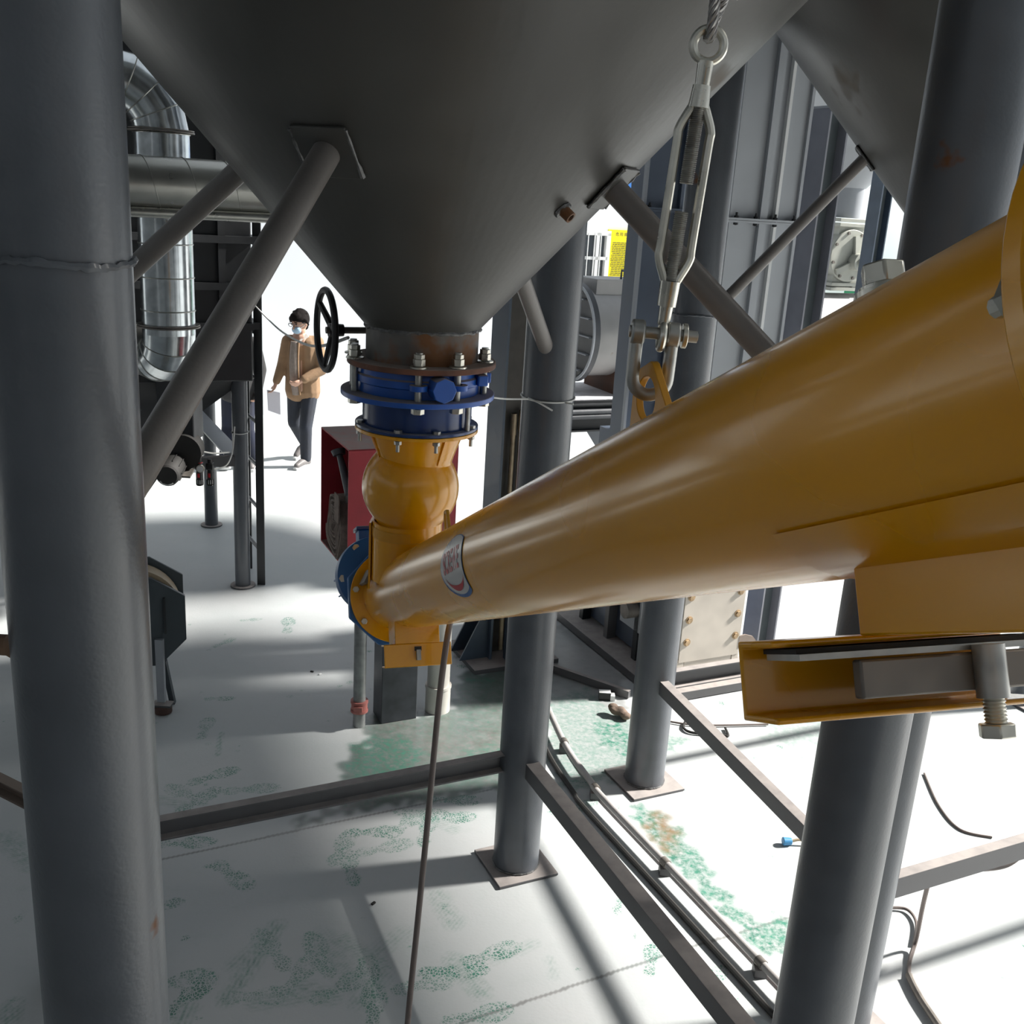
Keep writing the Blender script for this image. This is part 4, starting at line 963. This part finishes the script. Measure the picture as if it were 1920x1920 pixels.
# ------------------------------------------------------------------ middle background: H column, drum, powder frame
hc = V((-.145, 6.42, 0)); 
hcol = thing('wide_flange_column', 'dark blue wide flange column with two conduits in its hollow', 'column', hc)
wf, df, tf_ = .30, .24, .016
B().box(hc + U * .008 + Z * 3.0, (tf_, df, 6.0), (U, W, Z)).build('left_flange', HSTEEL, hcol); B().box(hc + U * (wf - .008) + Z * 3.0, (tf_, df, 6.0), (U, W, Z)).build('right_flange', HSTEEL, hcol)
B().box(hc + U * wf / 2 + Z * 3.0, (wf - .02, .012, 6.0), (U, W, Z)).build('web', HDARK, hcol)
B().box(hc + U * wf / 2 + Z * .015, (.62, .5, .03), (U, W, Z)).build('base_plate', BEAM, hcol)
for s_ in (-1, 1):
    for w_ in (-.08, .08):
        B().prism([(0, 0), (.2, 0), (.03, .35), (0, .35)], hc + U * (wf / 2 + s_ * wf / 2) + W * w_ + Z * .03, U * s_, Z, W, .012).build('gusset', HSTEEL, hcol)
B().prism([(0, 0), (.2, 0), (.03, .35), (0, .35)], hc + U * .1 - W * .12 + Z * .03, -W, Z, U, .012).build('gusset', HSTEEL, hcol)
for k, (uu, zt_) in enumerate(((.11, 1.70), (.165, 1.72))):
    p = hc + U * uu - W * .05; B().cyl(p + Z * .06, p + Z * zt_, .016, n=16).cyl(p + Z * (zt_ - .14), p + Z * zt_, .020, n=16).build('conduit', BRASS, hcol)
string([hc + U * .17 - W * .05 + Z * 1.62, hc + U * .22 - W * .10 + Z * 1.60, hc + U * .26 - W * .14 + Z * 1.63], 'red wire by the conduits in the dark blue column', r=.005, nm='red_wire', m=STICKR, cat='wire')

D0 = atY(1078, 622, 8.4); DR = .355
dm = thing('drum', 'long grey horizontal drum with a rusty belly behind the elevator', 'drum', V((D0.x, D0.y, D0.z - DR)))
B().cyl(D0, D0 + U * 3.6, DR, n=64).build('shell', DRUM, dm)
B().cyl(D0 - U * .03, D0 + U * .012, DR + .045, n=64).build('end_flange', GREY, dm)
B().cyl(D0 - U * .034, D0 - U * .03, DR + .01, n=64).build('end_plate', DARK, dm)
B().lathe([(DR + .045, -.032), (DR + .05, -.05), (DR + .03, -.05), (DR + .03, -.03)], D0, U, 64).build('rim', PANEL, dm)
for k in range(5):
    zz = -.28 + k * .14; hw2 = math.sqrt(max(DR * DR - zz * zz, 0)); B().box(D0 - U * .05 + Z * zz, (.035, 2 * hw2, .008), (U, W, Z)).build('stiffener', PANEL, dm)
B().box(D0 + U * .42 + Z * (DR + .02), (.7, .34, .12), (U, W, Z)).build('hatch_box', DRUM, dm, bev=.004)
q = D0 + U * .46 + Z * (DR + .08) - W * .1
B().tube([q - U * .13, q - U * .13 + Z * .07, q + U * .13 + Z * .07, q + U * .13], .009, n=8).build('hatch_handle', GREY, dm)
for uu in (.35, 1.5, 2.9): B().box(D0 + U * uu - Z * (DR + .04), (.12, .6, .24), (U, W, Z)).build('saddle', mat('rusty_saddle', (.12, .06, .04), .8, var=.3), dm)
zf = D0.z - DR - .16
fr_ = thing('drum_trestle', 'dark channel trestle under the drum, covered in white powder', 'trestle', V((D0.x, D0.y, 0)))
for s_ in (-1, 1):
    B().prism([(0, 0), (.06, 0), (.06, -.01), (.01, -.01), (.01, -.21), (.06, -.21), (.06, -.22), (0, -.22)], D0 * 1. - Z * (DR + .16) + W * (-.36 * 1 if s_ < 0 else .36) - U * .3, W * s_, Z, U, 4.2).build('rail', DARK, fr_)
B().box(V((D0.x, D0.y, zf + .008)) + U * 1.8, (4.2, .74, .016), (U, W, Z)).build('deck', DARK, fr_)
B().box(V((D0.x, D0.y, zf + .024)) + U * 1.8, (4.18, .72, .016), (U, W, Z)).build('powder_layer', POWD, fr_, bev=.006)
for k, zz in ((0, -.06), (1, -.10)): B().cyl(V((D0.x, D0.y, zf + zz)) - W * .41 - U * .2, V((D0.x, D0.y, zf + zz)) - W * .41 + U * 3.8, .022, n=12).build('service_pipe', GREY, fr_)
for uu in (1.5, 3.6):
    for s_ in (-1, 1): B().box(V((D0.x, D0.y, (zf - .2) / 2)) + U * uu + W * .32 * s_, (.1, .1, zf - .2), (U, W, Z)).build('leg', DARK, fr_)
p = atY(1090, 772, 8.3); q = atY(1150, 850, 8.1); 
B().bar(p + Z * .06, q - Z * .5 + U * .35, .16, .012, up=V((0, -1, .2))).build('sloping_plate', PANEL, fr_)
B().bar(p + Z * .06 + U * .2, q - Z * .5 + U * .60, .02, .14, up=V((0, -1, .2))).build('sloping_plate', DARK, fr_)
p = V((D0.x, D0.y, 0)) - U * .15
for s_ in (-1, 1): B().box(p + W * .32 * s_ + Z * (zf - .2) / 2 - U * .25, (.09, .09, zf - .2), (U, W, Z)).build('leg', DARK, fr_)

# ------------------------------------------------------------------ bucket elevator, boot, right background
E0 = V((1.12, 6.03, 0)); EW, ED = .47, .36
el = thing('bucket_elevator', 'tall grey twin-leg bucket elevator casing with bolted flanges', 'elevator', E0 + U * .2 + W * .5)
def leg(o, m, nm, rib):
    c0 = o + U * EW / 2 + W * ED / 2
    lg = B().box(c0 + Z * 3.95, (EW, ED, 4.9), (U, W, Z)).build(nm, m, el)
    for uu, ww_, mm_ in rib: B().box(o + U * uu - W * .012 + Z * 3.95, (ww_, .03, 4.9), (U, W, Z)).build('folded_rib', mm_, lg)
    for uu in (.0, EW): B().box(o + U * uu - W * .004 + Z * 3.95, (.02, .03, 4.9), (U, W, Z)).build('corner_angle', PANEL, lg)
    return lg
g1_ = leg(E0, PANEL, 'front_leg', ((.22, .05, PANEL), (.31, .02, WHITE)))
ED = .17
g2_ = leg(E0 + W * .92 - U * .0, PANELB, 'rear_leg', ((.28, .04, PANELB),))
for o, gg, py_ in ((E0, g1_, 414), (E0 + W * .92 - U * .0, g2_, 392)):
    px_ = 1445 if gg is g1_ else 1250; ED = .36 if gg is g1_ else .17
    zfl = atY(px_, py_, (o + U * .2).y).z
    B().box(o + U * EW / 2 + W * ED / 2 + Z * zfl, (EW + .09, ED + .10, .012), (U, W, Z)).box(o + U * EW / 2 + W * ED / 2 + Z * (zfl - .014), (EW + .09, ED + .10, .012), (U, W, Z)).build('flange', PANEL if gg is g1_ else PANELB, gg)
    for k in range(4):
        p = o + U * (.03 + k * (EW - .06) / 3) - W * .028 + Z * (zfl + .006)
        bt = B().cyl(p - Z * .04, p + Z * .03, .007, n=8).build('bolt', DARK, gg); B().hexn(p, Z, .014, .012).build('nut', DARK, bt); B().hexn(p - Z * .026, -Z, .014, .012).build('bolt_head', DARK, bt)
bo = thing('elevator_boot', 'cream sunlit elevator boot with rusty bolts down both edges', 'elevator boot', E0 + U * .2 + W * .5)
bd = 1.26
B().box(E0 + U * EW / 2 + W * (bd / 2) + Z * .79, (EW - .02, bd - .03, 1.42), (U, W, Z)).build('body', PANELB, bo)
B().box(E0 + U * EW / 2 - W * .002 + Z * .86, (EW, .014, 1.28), (U, W, Z)).build('front_panel', CREAM, bo, bev=.002)
B().box(E0 + U * EW / 2 + W * .008 + Z * .13, (EW - .1, .02, .2), (U, W, Z)).build('lower_panel', CREAM, bo)
for uu in (.02, EW - .02): B().box(E0 + U * uu + W * .02 + Z * .13, (.05, .05, .22), (U, W, Z)).build('foot_angle', CREAM, bo)
for uu in (.045, EW - .04):
    for k in range(8):
        p = E0 + U * (uu + rnd.uniform(-.006, .006)) - W * .009 + Z * (.36 + k * .155); B().hexn(p, -W, .019, .013).disc(p, -W, .026, .004, n=16).build('bolt', mat('rusty_bolt', (.42, .30, .18), .6, metal=.3, var=.4, vscale=40), bo)
# left side of the boot: frame angles and bearing plate
for ww_, mm_ in ((.10, PANEL), (.42, DARK), (.80, BEAM), (1.16, DARK)): B().box(E0 - U * .03 + W * ww_ + Z * .55, (.07, .05, 1.0), (U, W, Z)).build('frame_angle', mm_, bo)
B().box(E0 - U * .05 + W * .45 + Z * .42, (.03, .36, .30), (U, W, Z)).build('bearing_plate', PANEL, bo, bev=.003); B().cyl(E0 - U * .05 + W * .45 + Z * .42, E0 - U * .15 + W * .45 + Z * .42, .055, n=24).build('shaft_end', STEEL, bo)
B().box(E0 + U * (EW / 2 - .05) + W * (bd / 2) + Z * .035, (EW + .26, bd + .22, .06), (U, W, Z)).build('base_frame', BEAM, bo, bev=.004)
lp = atY(1392, 1205, (E0 + U * EW).y); ex_ = [(0, .05), (.05, .055), (.11, .035), (.15, -.01), (.145, -.035), (.11, -.045), (.09, -.02), (.05, -.035), (0, -.035)]
B().prism(ex_, lp - U * .03, U, Z, W, .012).build('lifting_ear', mat('ear_brown', (.25, .20, .17), .6), bo)
# low pit frame strips on the floor left of the boot
q0, q1 = atZ(1035, 1252, .03), atZ(1180, 1302, .03)
B().bar(q0, q1, .03, .05).build('floor_edging', BEAM, org=(q0 + q1) / 2, label='low angle edging on the floor left of the elevator boot', cat='edging')

def hsec(o, ztop, label, w=.17, d=.15, m1=HSTEEL, cap=False):
    t = thing('wide_flange_column', label, 'column', o); tf2 = .012
    B().box(o + U * tf2 / 2 + W * d / 2 + Z * ztop / 2, (tf2, d, ztop), (U, W, Z)).build('left_flange', m1, t); B().box(o + U * (w - tf2 / 2) + W * d / 2 + Z * ztop / 2, (tf2, d, ztop), (U, W, Z)).build('right_flange', m1, t)
    B().box(o + U * w / 2 + W * d / 2 + Z * ztop / 2, (w - .02, .01, ztop), (U, W, Z)).build('web', mat('h_web', (.10, .12, .13), .45), t)
    B().box(o + U * w / 2 + W * d / 2 + Z * .01, (w + .12, d + .12, .02), (U, W, Z)).build('base_plate', BEAM, t)
    if cap: B().box(o + U * w / 2 + W * d / 2 + Z * (ztop + .006), (w + .02, d + .02, .012), (U, W, Z)).build('cap_plate', PANEL, t)
hq = atY(1530, 412, 6.42); hsec(V((hq.x, hq.y, 0)) , 3.62, 'blue grey wide flange column right beside the elevator casing', w=.15, d=.16, cap=True, m1=mat('h_lilac', (.25, .255, .29), .45, var=.1))
hq = atY(1640, 450, 8.9); hsec(V((hq.x, hq.y, 0)), 3.5, 'dark wide flange column behind the rotary valve', w=.12, d=.14)
# third hopper, rotary valve and chute above the drum
HC = D0 + U * 2.62; HC.z = 0
rv = thing('rotary_valve', 'pale grey rotary valve with a triangular stay on top of the drum', 'rotary valve', HC + Z * (D0.z + DR))
zr0 = D0.z + DR
B().box(HC + Z * (zr0 + .05), (.34, .34, .03), (U, W, Z)).box(HC + Z * (zr0 + .09), (.34, .34, .03), (U, W, Z)).build('lower_flange', PALEG, rv, bev=.003)
rcx = HC + Z * (zr0 + .34); B().cyl(rcx - W * .17, rcx + W * .17, .225, n=48).build('body', PALEG, rv, bev=.006)
B().box(HC + Z * (zr0 + .6), (.34, .34, .03), (U, W, Z)).box(HC + Z * (zr0 + .64), (.34, .34, .03), (U, W, Z)).build('upper_flange', PALEG, rv, bev=.003)
B().box(HC + Z * (zr0 + .34), (.28, .28, .55), (U, W, Z)).build('throat', PALEG, rv)
hbx = rcx + U * .05 - Z * .05; B().cyl(hbx - W * .17, hbx - W * .26, .075, n=28).build('bearing', PALEG, rv, bev=.004); B().cyl(hbx - W * .26, hbx - W * .28, .04, n=20).build('bearing_cap', PALEG, rv)
for a in (95, 205, 330): B().bar(hbx - W * .2, hbx - W * .18 + (U * math.cos(math.radians(a)) + Z * math.sin(math.radians(a))) * .22, .05, .03, up=W).build('stay', PALEG, rv)
for k in range(8):
    a = 2 * math.pi * k / 8 + .3; p = rcx - W * .171 + (U * math.cos(a) + Z * math.sin(a)) * .2; B().hexn(p, -W, .014, .012).build('bolt', STEEL, rv)
h3 = thing('cone_hopper', 'pale far cone hopper above the rotary valve', 'hopper', HC + Z * (zr0 + .66))
z3 = zr0 + .66
B().lathe([(.16, z3), (.16, z3 + .25), (1.1, z3 + 1.30), (1.1, 6.2), (0, 6.4)], HC, Z, 64).build('shell', PANEL, h3)
B().box(D0 + U * 2.95 - W * .05 + Z * (DR + .07), (.5, .22, .02), (U, W, V((-.2, 0, 1)).normalized())).build('drum_strap', PALEG, dm)
# long conduit on the floor
cpts = [atZ(1025, 1322, .06), atZ(1062, 1400, .06), atZ(1108, 1466, .06), atZ(1130, 1495, .06), atZ(1300, 1672, .06), atZ(1462, 1842, .06), atZ(1600, 1990, .06)]
cn = thing('floor_conduit', 'thin pale conduit running along the floor past the middle column', 'conduit', V((cpts[3].x, cpts[3].y, 0)))
B().tube(spline(cpts, 6), .018, n=14).build('tube', mat('conduit_grey', (.42, .40, .39), .45, var=.15), cn)
for f in (.15, .4, .62, .8, .9):
    i = int(f * (len(cpts) - 1)); p = cpts[i].lerp(cpts[i + 1], f * (len(cpts) - 1) - i); d_ = (cpts[i + 1] - cpts[i]).normalized(); B().cyl(p - d_ * .02, p + d_ * .02, .022, n=14).build('clip', STEEL, cn)
    B().box(V((p.x, p.y, .02)), (.05, .05, .04), (X, Y, Z)).build('support_block', BEAM, cn)
B().tube(spline([V((p.x + .03, p.y + .015, .012)) for p in cpts], 6), .006, n=8).build('red_wire', mat('red_brown_wire', (.3, .08, .05), .6), org=cpts[0], label='thin red brown wire lying along the floor conduit', cat='wire')
B().tube(spline([V((p.x - .09, p.y - .04, .014)) for p in cpts], 6), .013, n=8).build('shadow_cable', RUBB, org=cpts[0], label='black cable standing for the shadow strip left of the pale conduit', cat='cable')  # black line laid where the conduit's shadow strip falls
# cables at the far right
b = [atZ(1733, 1450, .007), atZ(1760, 1510, .007), atZ(1800, 1555, .007), atZ(1860, 1570, .007)]
string(b, 'thin brown cable curving over the bright floor at the right', r=.006, nm='floor_cable', m=CABLE, cat='cable')
b = [atZ(1930, 1592, .50), atZ(1890, 1622, .46), atZ(1840, 1630, .5), atZ(1800, 1626, .55)]
string(b, 'brown cable sagging under the sunlit beam at the right edge', r=.009, nm='hanging_cable', m=CABLE, cat='cable')
b = [atZ(1743, 1645, .56), atZ(1730, 1700, .3), atZ(1718, 1760, .06), atZ(1706, 1800, .015), atZ(1704, 1830, .015)]
string(b, 'grey cable dropping from the beam to the bright floor', r=.009, nm='drop_cable', m=CABLE, cat='cable')
b = [atZ(1665, 1702, .015), atZ(1700, 1705, .015), atZ(1718, 1730, .015), atZ(1714, 1770, .015)]
string(b, 'thin cable loop on the floor beside the half hidden column', r=.007, nm='floor_cable', m=CABLE, cat='cable')
b = [atZ(1704, 1828, .02), atZ(1725, 1870, .02), atZ(1765, 1930, .02)]
B().tube(spline(b, 6), .015, n=10).build('metal_conduit', STEEL, org=b[0], label='short dark conduit on the floor in the lower right corner', cat='conduit')
b = [atZ(1285, 1352, .012), atZ(1282, 1365, .012), atZ(1300, 1374, .012), atZ(1350, 1378, .012), atZ(1365, 1380, .012), atZ(1360, 1365, .012)]
string(b, 'dark cable loop on the floor under the beam by the elevator boot', r=.008, nm='floor_cable', m=RUBB, cat='cable')
b = [atZ(1240, 1350, .012), atZ(1290, 1358, .012), atZ(1340, 1360, .012), atZ(1440, 1358, .012)]
string(b, 'pale cable stretched over the floor in front of the elevator boot', r=.006, nm='floor_cable', m=CABLE, cat='cable')
# small carton, rag, blue cap
bxp = atZ(1133, 1310); bxx = thing('small_carton', 'small black and white carton on the floor left of the elevator column', 'box', bxp)
B().box(bxp + Z * .025, (.075, .05, .05), (X, Y, Z)).build('carton_body', BLACK, bxx, bev=.001); B().box(bxp + Z * .0515, (.074, .049, .003), (X, Y, Z)).build('carton_top', WHITE, bxx); B().box(bxp + V((.05, -.005, .018)), (.028, .05, .036), (X, Y, Z)).build('carton_flap', WHITE, bxx)
rb = B(); r2 = random.Random(11); rp = atZ(1163, 1345)
for k in range(7): rb.sph(rp + V((r2.uniform(-.05, .05), r2.uniform(-.04, .04), .02 + r2.uniform(0, .03))), .035, (1, .8, .7), n=10)
ro = rb.build('crumpled_rag', mat('rag_brown', (.18, .13, .10), .9, var=.3, vscale=20), org=rp, label='crumpled brown rag at the foot of the elevator column', cat='rag')
m_ = ro.modifiers.new('r', 'REMESH'); m_.mode = 'VOXEL'; m_.voxel_size = .009
cp = atZ(1474, 1585); ct = thing('cable_plug', 'blue capped cable plug lying on the bright floor', 'plug', cp)
B().cyl(cp + V((-.02, 0, .022)), cp + V((.025, .005, .022)), .021, .017, n=20).build('cap', mat('plug_blue', (.05, .25, .5), .5), ct, bev=.003); B().tube(spline([cp + V((.025, .005, .022)), cp + V((.07, .01, .03)), cp + V((.13, .0, .012)), cp + V((.16, -.05, .01))], 6), .007, n=8).build('lead', TAN, ct)
for k, (px_, py_) in enumerate(((852, 1455), (700, 1795 - 100), (325, 1550), (585, 1260), (600, 1265), (1040, 1350), (735, 1255))):
    p = atZ(px_, py_); B().box(p + Z * .004, (.022, .012, .008), (V((math.cos(k), math.sin(k), 0)), V((-math.sin(k), math.cos(k), 0)), Z)).build('floor_scrap', WHITE if k % 2 == 0 else RUBB, org=p, bev=.002, group='scraps on the floor', cat='scrap',
        label=('pale scrap lying in the damp green patch behind the cable', 'dark scrap on the pale floor near the hanging cable', 'pale scrap on the floor next to the big near column', 'dark scrap on the floor left of the standpipe', 'pale scrap beside a dark one left of the standpipe', 'dark scrap on the floor right of the middle column', 'pale scrap close to the cabinet post')[k])
# ------------------------------------------------------------------ people
def blob(name, caps, m, parent, vox=.010, smooth=4, extra=None):
    b = B()
    for c_ in caps: b.capsule(*c_)
    if extra: extra(b)
    o = ORG[parent]
    me = bpy.data.meshes.new(name); me.from_pydata([p - o for p in b.v], [], b.f); me.update()
    bm = bmesh.new(); bm.from_mesh(me); bmesh.ops.recalc_face_normals(bm, faces=bm.faces); bm.to_mesh(me); bm.free()
    ob = bpy.data.objects.new(name, me); COL.objects.link(ob)
    r_ = ob.modifiers.new('r', 'REMESH'); r_.mode = 'VOXEL'; r_.voxel_size = vox
    s_ = ob.modifiers.new('s', 'SMOOTH'); s_.iterations = smooth; s_.factor = .5
    dg = bpy.context.evaluated_depsgraph_get(); me2 = bpy.data.meshes.new_from_object(ob.evaluated_get(dg))
    bpy.data.objects.remove(ob); bpy.data.meshes.remove(me); me2.name = name
    return link(name, me2, m, parent, o, ang=60)

def hand(b, w, d, fan, curl, s=1.):
    # palm and five bent fingers: w wrist, d direction of the palm, fan sideways axis
    d = V(d).normalized(); fan = (V(fan) - d * V(fan).dot(d)).normalized(); n = d.cross(fan)
    b.capsule(w, w + d * .05 * s, .021 * s, .02 * s)
    for k, off in enumerate((-.026, -.009, .009, .026)):
        base = w + d * .07 * s + fan * off * s; b.capsule(w + d * .03 * s + fan * off * .8 * s, base, .0125 * s, .011 * s)
        L = (.034, .042, .045, .038)[k] * s; m1 = base + (d * math.cos(curl) + n * math.sin(curl)) * L; m2 = m1 + (d * math.cos(curl * 2.2) + n * math.sin(curl * 2.2)) * L * .8
        b.capsule(base, m1, .0095 * s, .0085 * s, 8); b.capsule(m1, m2, .0085 * s, .0075 * s, 8)
    t0 = w + d * .02 * s - fan * .025 * s; t1 = t0 + (d * .7 - fan * .6 + n * .35).normalized() * .04 * s; t2 = t1 + (d * .9 - fan * .1 + n * .4).normalized() * .03 * s
    b.capsule(t0, t1, .012 * s, .010 * s, 8); b.capsule(t1, t2, .010 * s, .008 * s, 8)

def person(base, label, J, top, low, shoe, mask=False, glasses=False, coat=None, face=V((-.45, -.85, -.2)), collar=None, front=None):
    t = thing('person', label, 'person', base)
    j = {k: base + V(v) for k, v in J.items()}
    f = face.normalized(); hc = j['head']; sd = f.cross(Z).normalized(); up = sd.cross(f)
    # body: one continuous figure
    def extra(b):
        b.sph(hc + up * .02 - f * .012, .098, (.86, 1.02, 1.12), 20, (sd, f, up)); b.sph(hc - up * .055 + f * .022, .066, (.95, 1., 1.1), 16, (sd, f, up))
        b.capsule(hc + f * .088 - up * .005, hc + f * .108 - up * .035, .010, .014, 8)                 # nose
        b.sph(hc + f * .083 - up * .066, .02, (1.3, .6, .5), 10, (sd, f, up))                          # lips
        for s_ in (-1, 1): b.sph(hc + sd * s_ * .085 - f * .012 - up * .015, .022, (.45, .8, 1.35), 10, (sd, f, up))  # ears
        hand(b, j['wr'], j['wr'] - j['er'] + Z * -.05, V((.3, -1, 0)), .5); hand(b, j['wl'], j['wl'] - j['el'], V((.1, -.4, 1)), .7)
    caps = [(j['neck'], hc - up * .06, .058, .052), (j['neck'] - Z * .05, j['pel'], .11, .12), (j['sr'], j['sl'], .06, .06),
            (j['sr'], j['er'], .046, .038), (j['er'], j['wr'], .037, .026), (j['sl'], j['el'], .046, .038), (j['el'], j['wl'], .037, .026),
            (j['hr'], j['kr'], .072, .050), (j['kr'], j['ar'], .047, .034), (j['hl'], j['kl'], .072, .050), (j['kl'], j['al'], .047, .034),
            (j['ar'], j['tr'], .032, .028), (j['al'], j['tl'], .032, .028)]
    body = blob('body', caps, SKIN, t, .009, 3, extra)
    for s_ in (-1, 1):
        e_ = hc + f * .088 + sd * s_ * .034 + up * .012
        B().sph(e_, .011, (1.3, .7, .7), 10, (sd, f, up)).build('eye', BLACK, body)
        B().tube([e_ + up * .022 - sd * .02 + f * .002, e_ + up * .026 + f * .006, e_ + up * .022 + sd * .02 + f * .002], .004, n=6).build('eyebrow', HAIR, body)
    def hx(b):
        b.sph(hc + up * .034 - f * .026, .103, (.9, 1.03, 1.08), 20, (sd, f, up)); b.sph(hc + up * .085 + f * .026, .066, (1.1, .95, .6), 16, (sd, f, up))
        r3 = random.Random(4)
        for k in range(26):
            a = math.radians(-85 + k * 6.8); q = hc + up * .068 + (f * math.cos(a) + sd * math.sin(a)) * .088; b.capsule(q, q + (f * math.cos(a) + sd * math.sin(a)) * .012 - up * r3.uniform(.01, .03), .014, .007, 6)
        for k in range(46):
            a = r3.uniform(0, 6.28); e = r3.uniform(.25, 1.5); dv_ = (sd * math.cos(a) * math.cos(e) * .9 + f * math.sin(a) * math.cos(e) + up * math.sin(e)); q = hc + up * .034 - f * .024 + dv_ * .094
            b.capsule(q, q + dv_ * .016 + V((r3.uniform(-.012, .012), r3.uniform(-.012, .012), 0)), .017, .007, 6)
        for s_ in (-1, 1): b.capsule(hc + sd * s_ * .08 + up * .04 - f * .01, hc + sd * s_ * .084 - up * .03 - f * .035, .024, .016)
        b.capsule(hc - f * .07 + up * .03, hc - f * .065 - up * .07, .055, .04)
    blob('hair', [], HAIR, t, .009, 1, hx)
    if mask:
        def mx(b): b.sph(hc + f * .062 - up * .058, .058, (1.02, .85, .85), 16, (sd, f, up))
        mk = blob('face_mask', [], MASKM, t, .007, 2, mx)
        for s_ in (-1, 1): B().tube([hc + f * .06 - up * .04 + sd * s_ * .055, hc + sd * s_ * .09 - up * .01], .003, n=6).build('ear_loop', STRING, mk)
    if glasses:
        gl = None
        for s_ in (-1, 1):
            e_ = hc + f * .108 + sd * s_ * .034 + up * .008
            o_ = B().tube([e_ + sd * .027 * math.cos(a) + up * .020 * math.sin(a) for a in (2 * math.pi * i / 20 for i in range(20))], .0028, n=6, closed=True).tube([e_ + sd * s_ * .027, hc + sd * s_ * .088 - f * .0 + up * .012], .0025, n=6).build('glasses', IRON, t)
        B().tube([hc + f * .110 - sd * .008 + up * .012, hc + f * .110 + sd * .008 + up * .012], .0028, n=6).build('glasses_bridge', IRON, o_)
    # upper garment
    ch = (j['sr'] + j['sl']) / 2
    hem = j['pel'] + Z * -.03
    caps = [(ch - Z * .04 - (j['sl'] - j['sr']) * .18, hem - (j['sl'] - j['sr']) * .2, .118, .128), (ch - Z * .04 + (j['sl'] - j['sr']) * .18, hem + (j['sl'] - j['sr']) * .22, .118, .132),
            (j['sr'], j['sl'], .075, .075), (j['sr'], j['er'], .074, .062), (j['er'], j['er'].lerp(j['wr'], .88), .062, .045), (j['sl'], j['el'], .074, .064), (j['el'], j['el'].lerp(j['wl'], .85), .064, .048), (j['neck'] - Z * .06, j['neck'] - Z * .01, .09, .075)]
    ja = blob('jacket', caps, top, t, .011, 3)
    if collar:
        dn_ = V((f.x, f.y, 0)).normalized(); s2 = V((-dn_.y, dn_.x, 0))
        for s_ in (-1, 1):
            B().tube([j['neck'] + Z * .02 - dn_ * .07 + s2 * s_ * .02, j['neck'] + Z * .005 + s2 * s_ * .085, j['neck'] - Z * .05 + dn_ * .085 + s2 * s_ * .055], [.022, .026, .016], n=8).build('collar', collar, ja)
    if front:
        dn_ = front[1]; s2 = V((-dn_.y, dn_.x, 0)); pts = []
        for k in range(9):
            q = (j['neck'] - Z * .05).lerp(hem - Z * .02, k / 8); pts.append(q + dn_ * (.112 + .022 * math.sin(math.pi * k / 8)) + s2 * .0)
        B().tube(pts, [.045 + .012 * math.sin(math.pi * k / 8) for k in range(9)], n=14).build('sweater', front[0], t)
        for s_ in (-1, 1): B().tube([p + dn_ * .012 + s2 * s_ * .055 for p in pts], .011, n=8).build('placket', top, ja)
    # trousers and shoes
    caps = [(j['pel'] + Z * .02, j['hr'], .115, .10), (j['pel'] + Z * .02, j['hl'], .115, .10), (j['hr'], j['kr'], .093, .072), (j['kr'], j['ar'] + Z * .02, .072, .062), (j['hl'], j['kl'], .093, .072), (j['kl'], j['al'] + Z * .02, .072, .062)]
    blob('trousers', caps, low, t, .011, 2)
    for a_, b_ in (('ar', 'tr'), ('al', 'tl')):
        A_, T_ = j[a_], j[b_]; d_ = (T_ - A_); d_.z = 0; d_.normalize()
        sh = blob('shoe', [(A_ - d_ * .03 + Z * -.02, A_.lerp(T_, .5), .045, .042), (A_.lerp(T_, .5), T_, .044, .034), (A_ + Z * .03, A_ - Z * .01, .045, .048)], shoe, t, .009, 2)
        sole = [A_ - d_ * .06, A_.lerp(T_, .5), T_ + d_ * .03]
        B().tube([V((q.x, q.y, q.z - .035)) for q in sole], [.03, .036, .026], n=10).build('sole', WHITE, sh)
    return t, j

J1 = dict(head=(-.054, -.05, 1.60), neck=(-.05, 0, 1.45), sr=(-.185, -.02, 1.385), sl=(.125, .02, 1.385), er=(-.25, .0, 1.13), wr=(-.315, -.06, .925), el=(.185, -.04, 1.10), wl=(-.01, -.19, .99),
          pel=(-.04, .02, .87), hr=(-.12, .02, .84), hl=(.045, .02, .83), kr=(-.145, .07, .47), ar=(-.085, .34, .17), tr=(-.15, .20, .055), kl=(.02, -.09, .45), al=(.02, -.08, .085), tl=(-.05, -.23, .045))
b1 = atZ(573, 872); b1.z = 0
pr, jj = person(b1, 'man in an open tan jacket and dark jeans walking with a face mask and glasses', J1, JACK, JEAN, SHOE, mask=True, glasses=True, collar=COLLAR, front=(KNIT, V((-.38, -.92, 0)).normalized()), face=V((-.5, -.8, -.28)))
ph = jj['wr'] + V((-.02, -.03, -.10))
B().prism([(-.07, .03), (.07, -.0), (.075, -.25), (-.06, -.20)], ph, V((.96, .28, 0)), Z, V((.28, -.96, 0)), .0015).build('paper_sheet', PAPER, org=ph, label='white sheet of paper held low in the walking man\'s hand', cat='paper')
def stand(k, s=1.): return dict(head=(0, -.03, 1.60 * s), neck=(0, 0, 1.45 * s), sr=(-.18, 0, 1.385 * s), sl=(.18, 0, 1.385 * s), er=(-.24, .03, 1.11 * s), wr=(-.22, -.08, .88 * s), el=(.24, .03, 1.11 * s), wl=(.23, -.06, .88 * s),
          pel=(0, 0, .88 * s), hr=(-.09, 0, .84 * s), hl=(.09, 0, .84 * s), kr=(-.12, -.03 * k, .47 * s), ar=(-.14, .08 * k, .09), tr=(-.17, -.08, .045), kl=(.11, .04 * k, .46 * s), al=(.12, .1, .09), tl=(.15, -.06, .045))
b3 = atZ(449, 880); b3.z = 0
person(b3, 'person in dark clothes mostly hidden behind the dust collector leg and ladder', stand(-1, 1.0), CHAR, NAVY, SHOE, face=V((.4, -.8, -.1)))
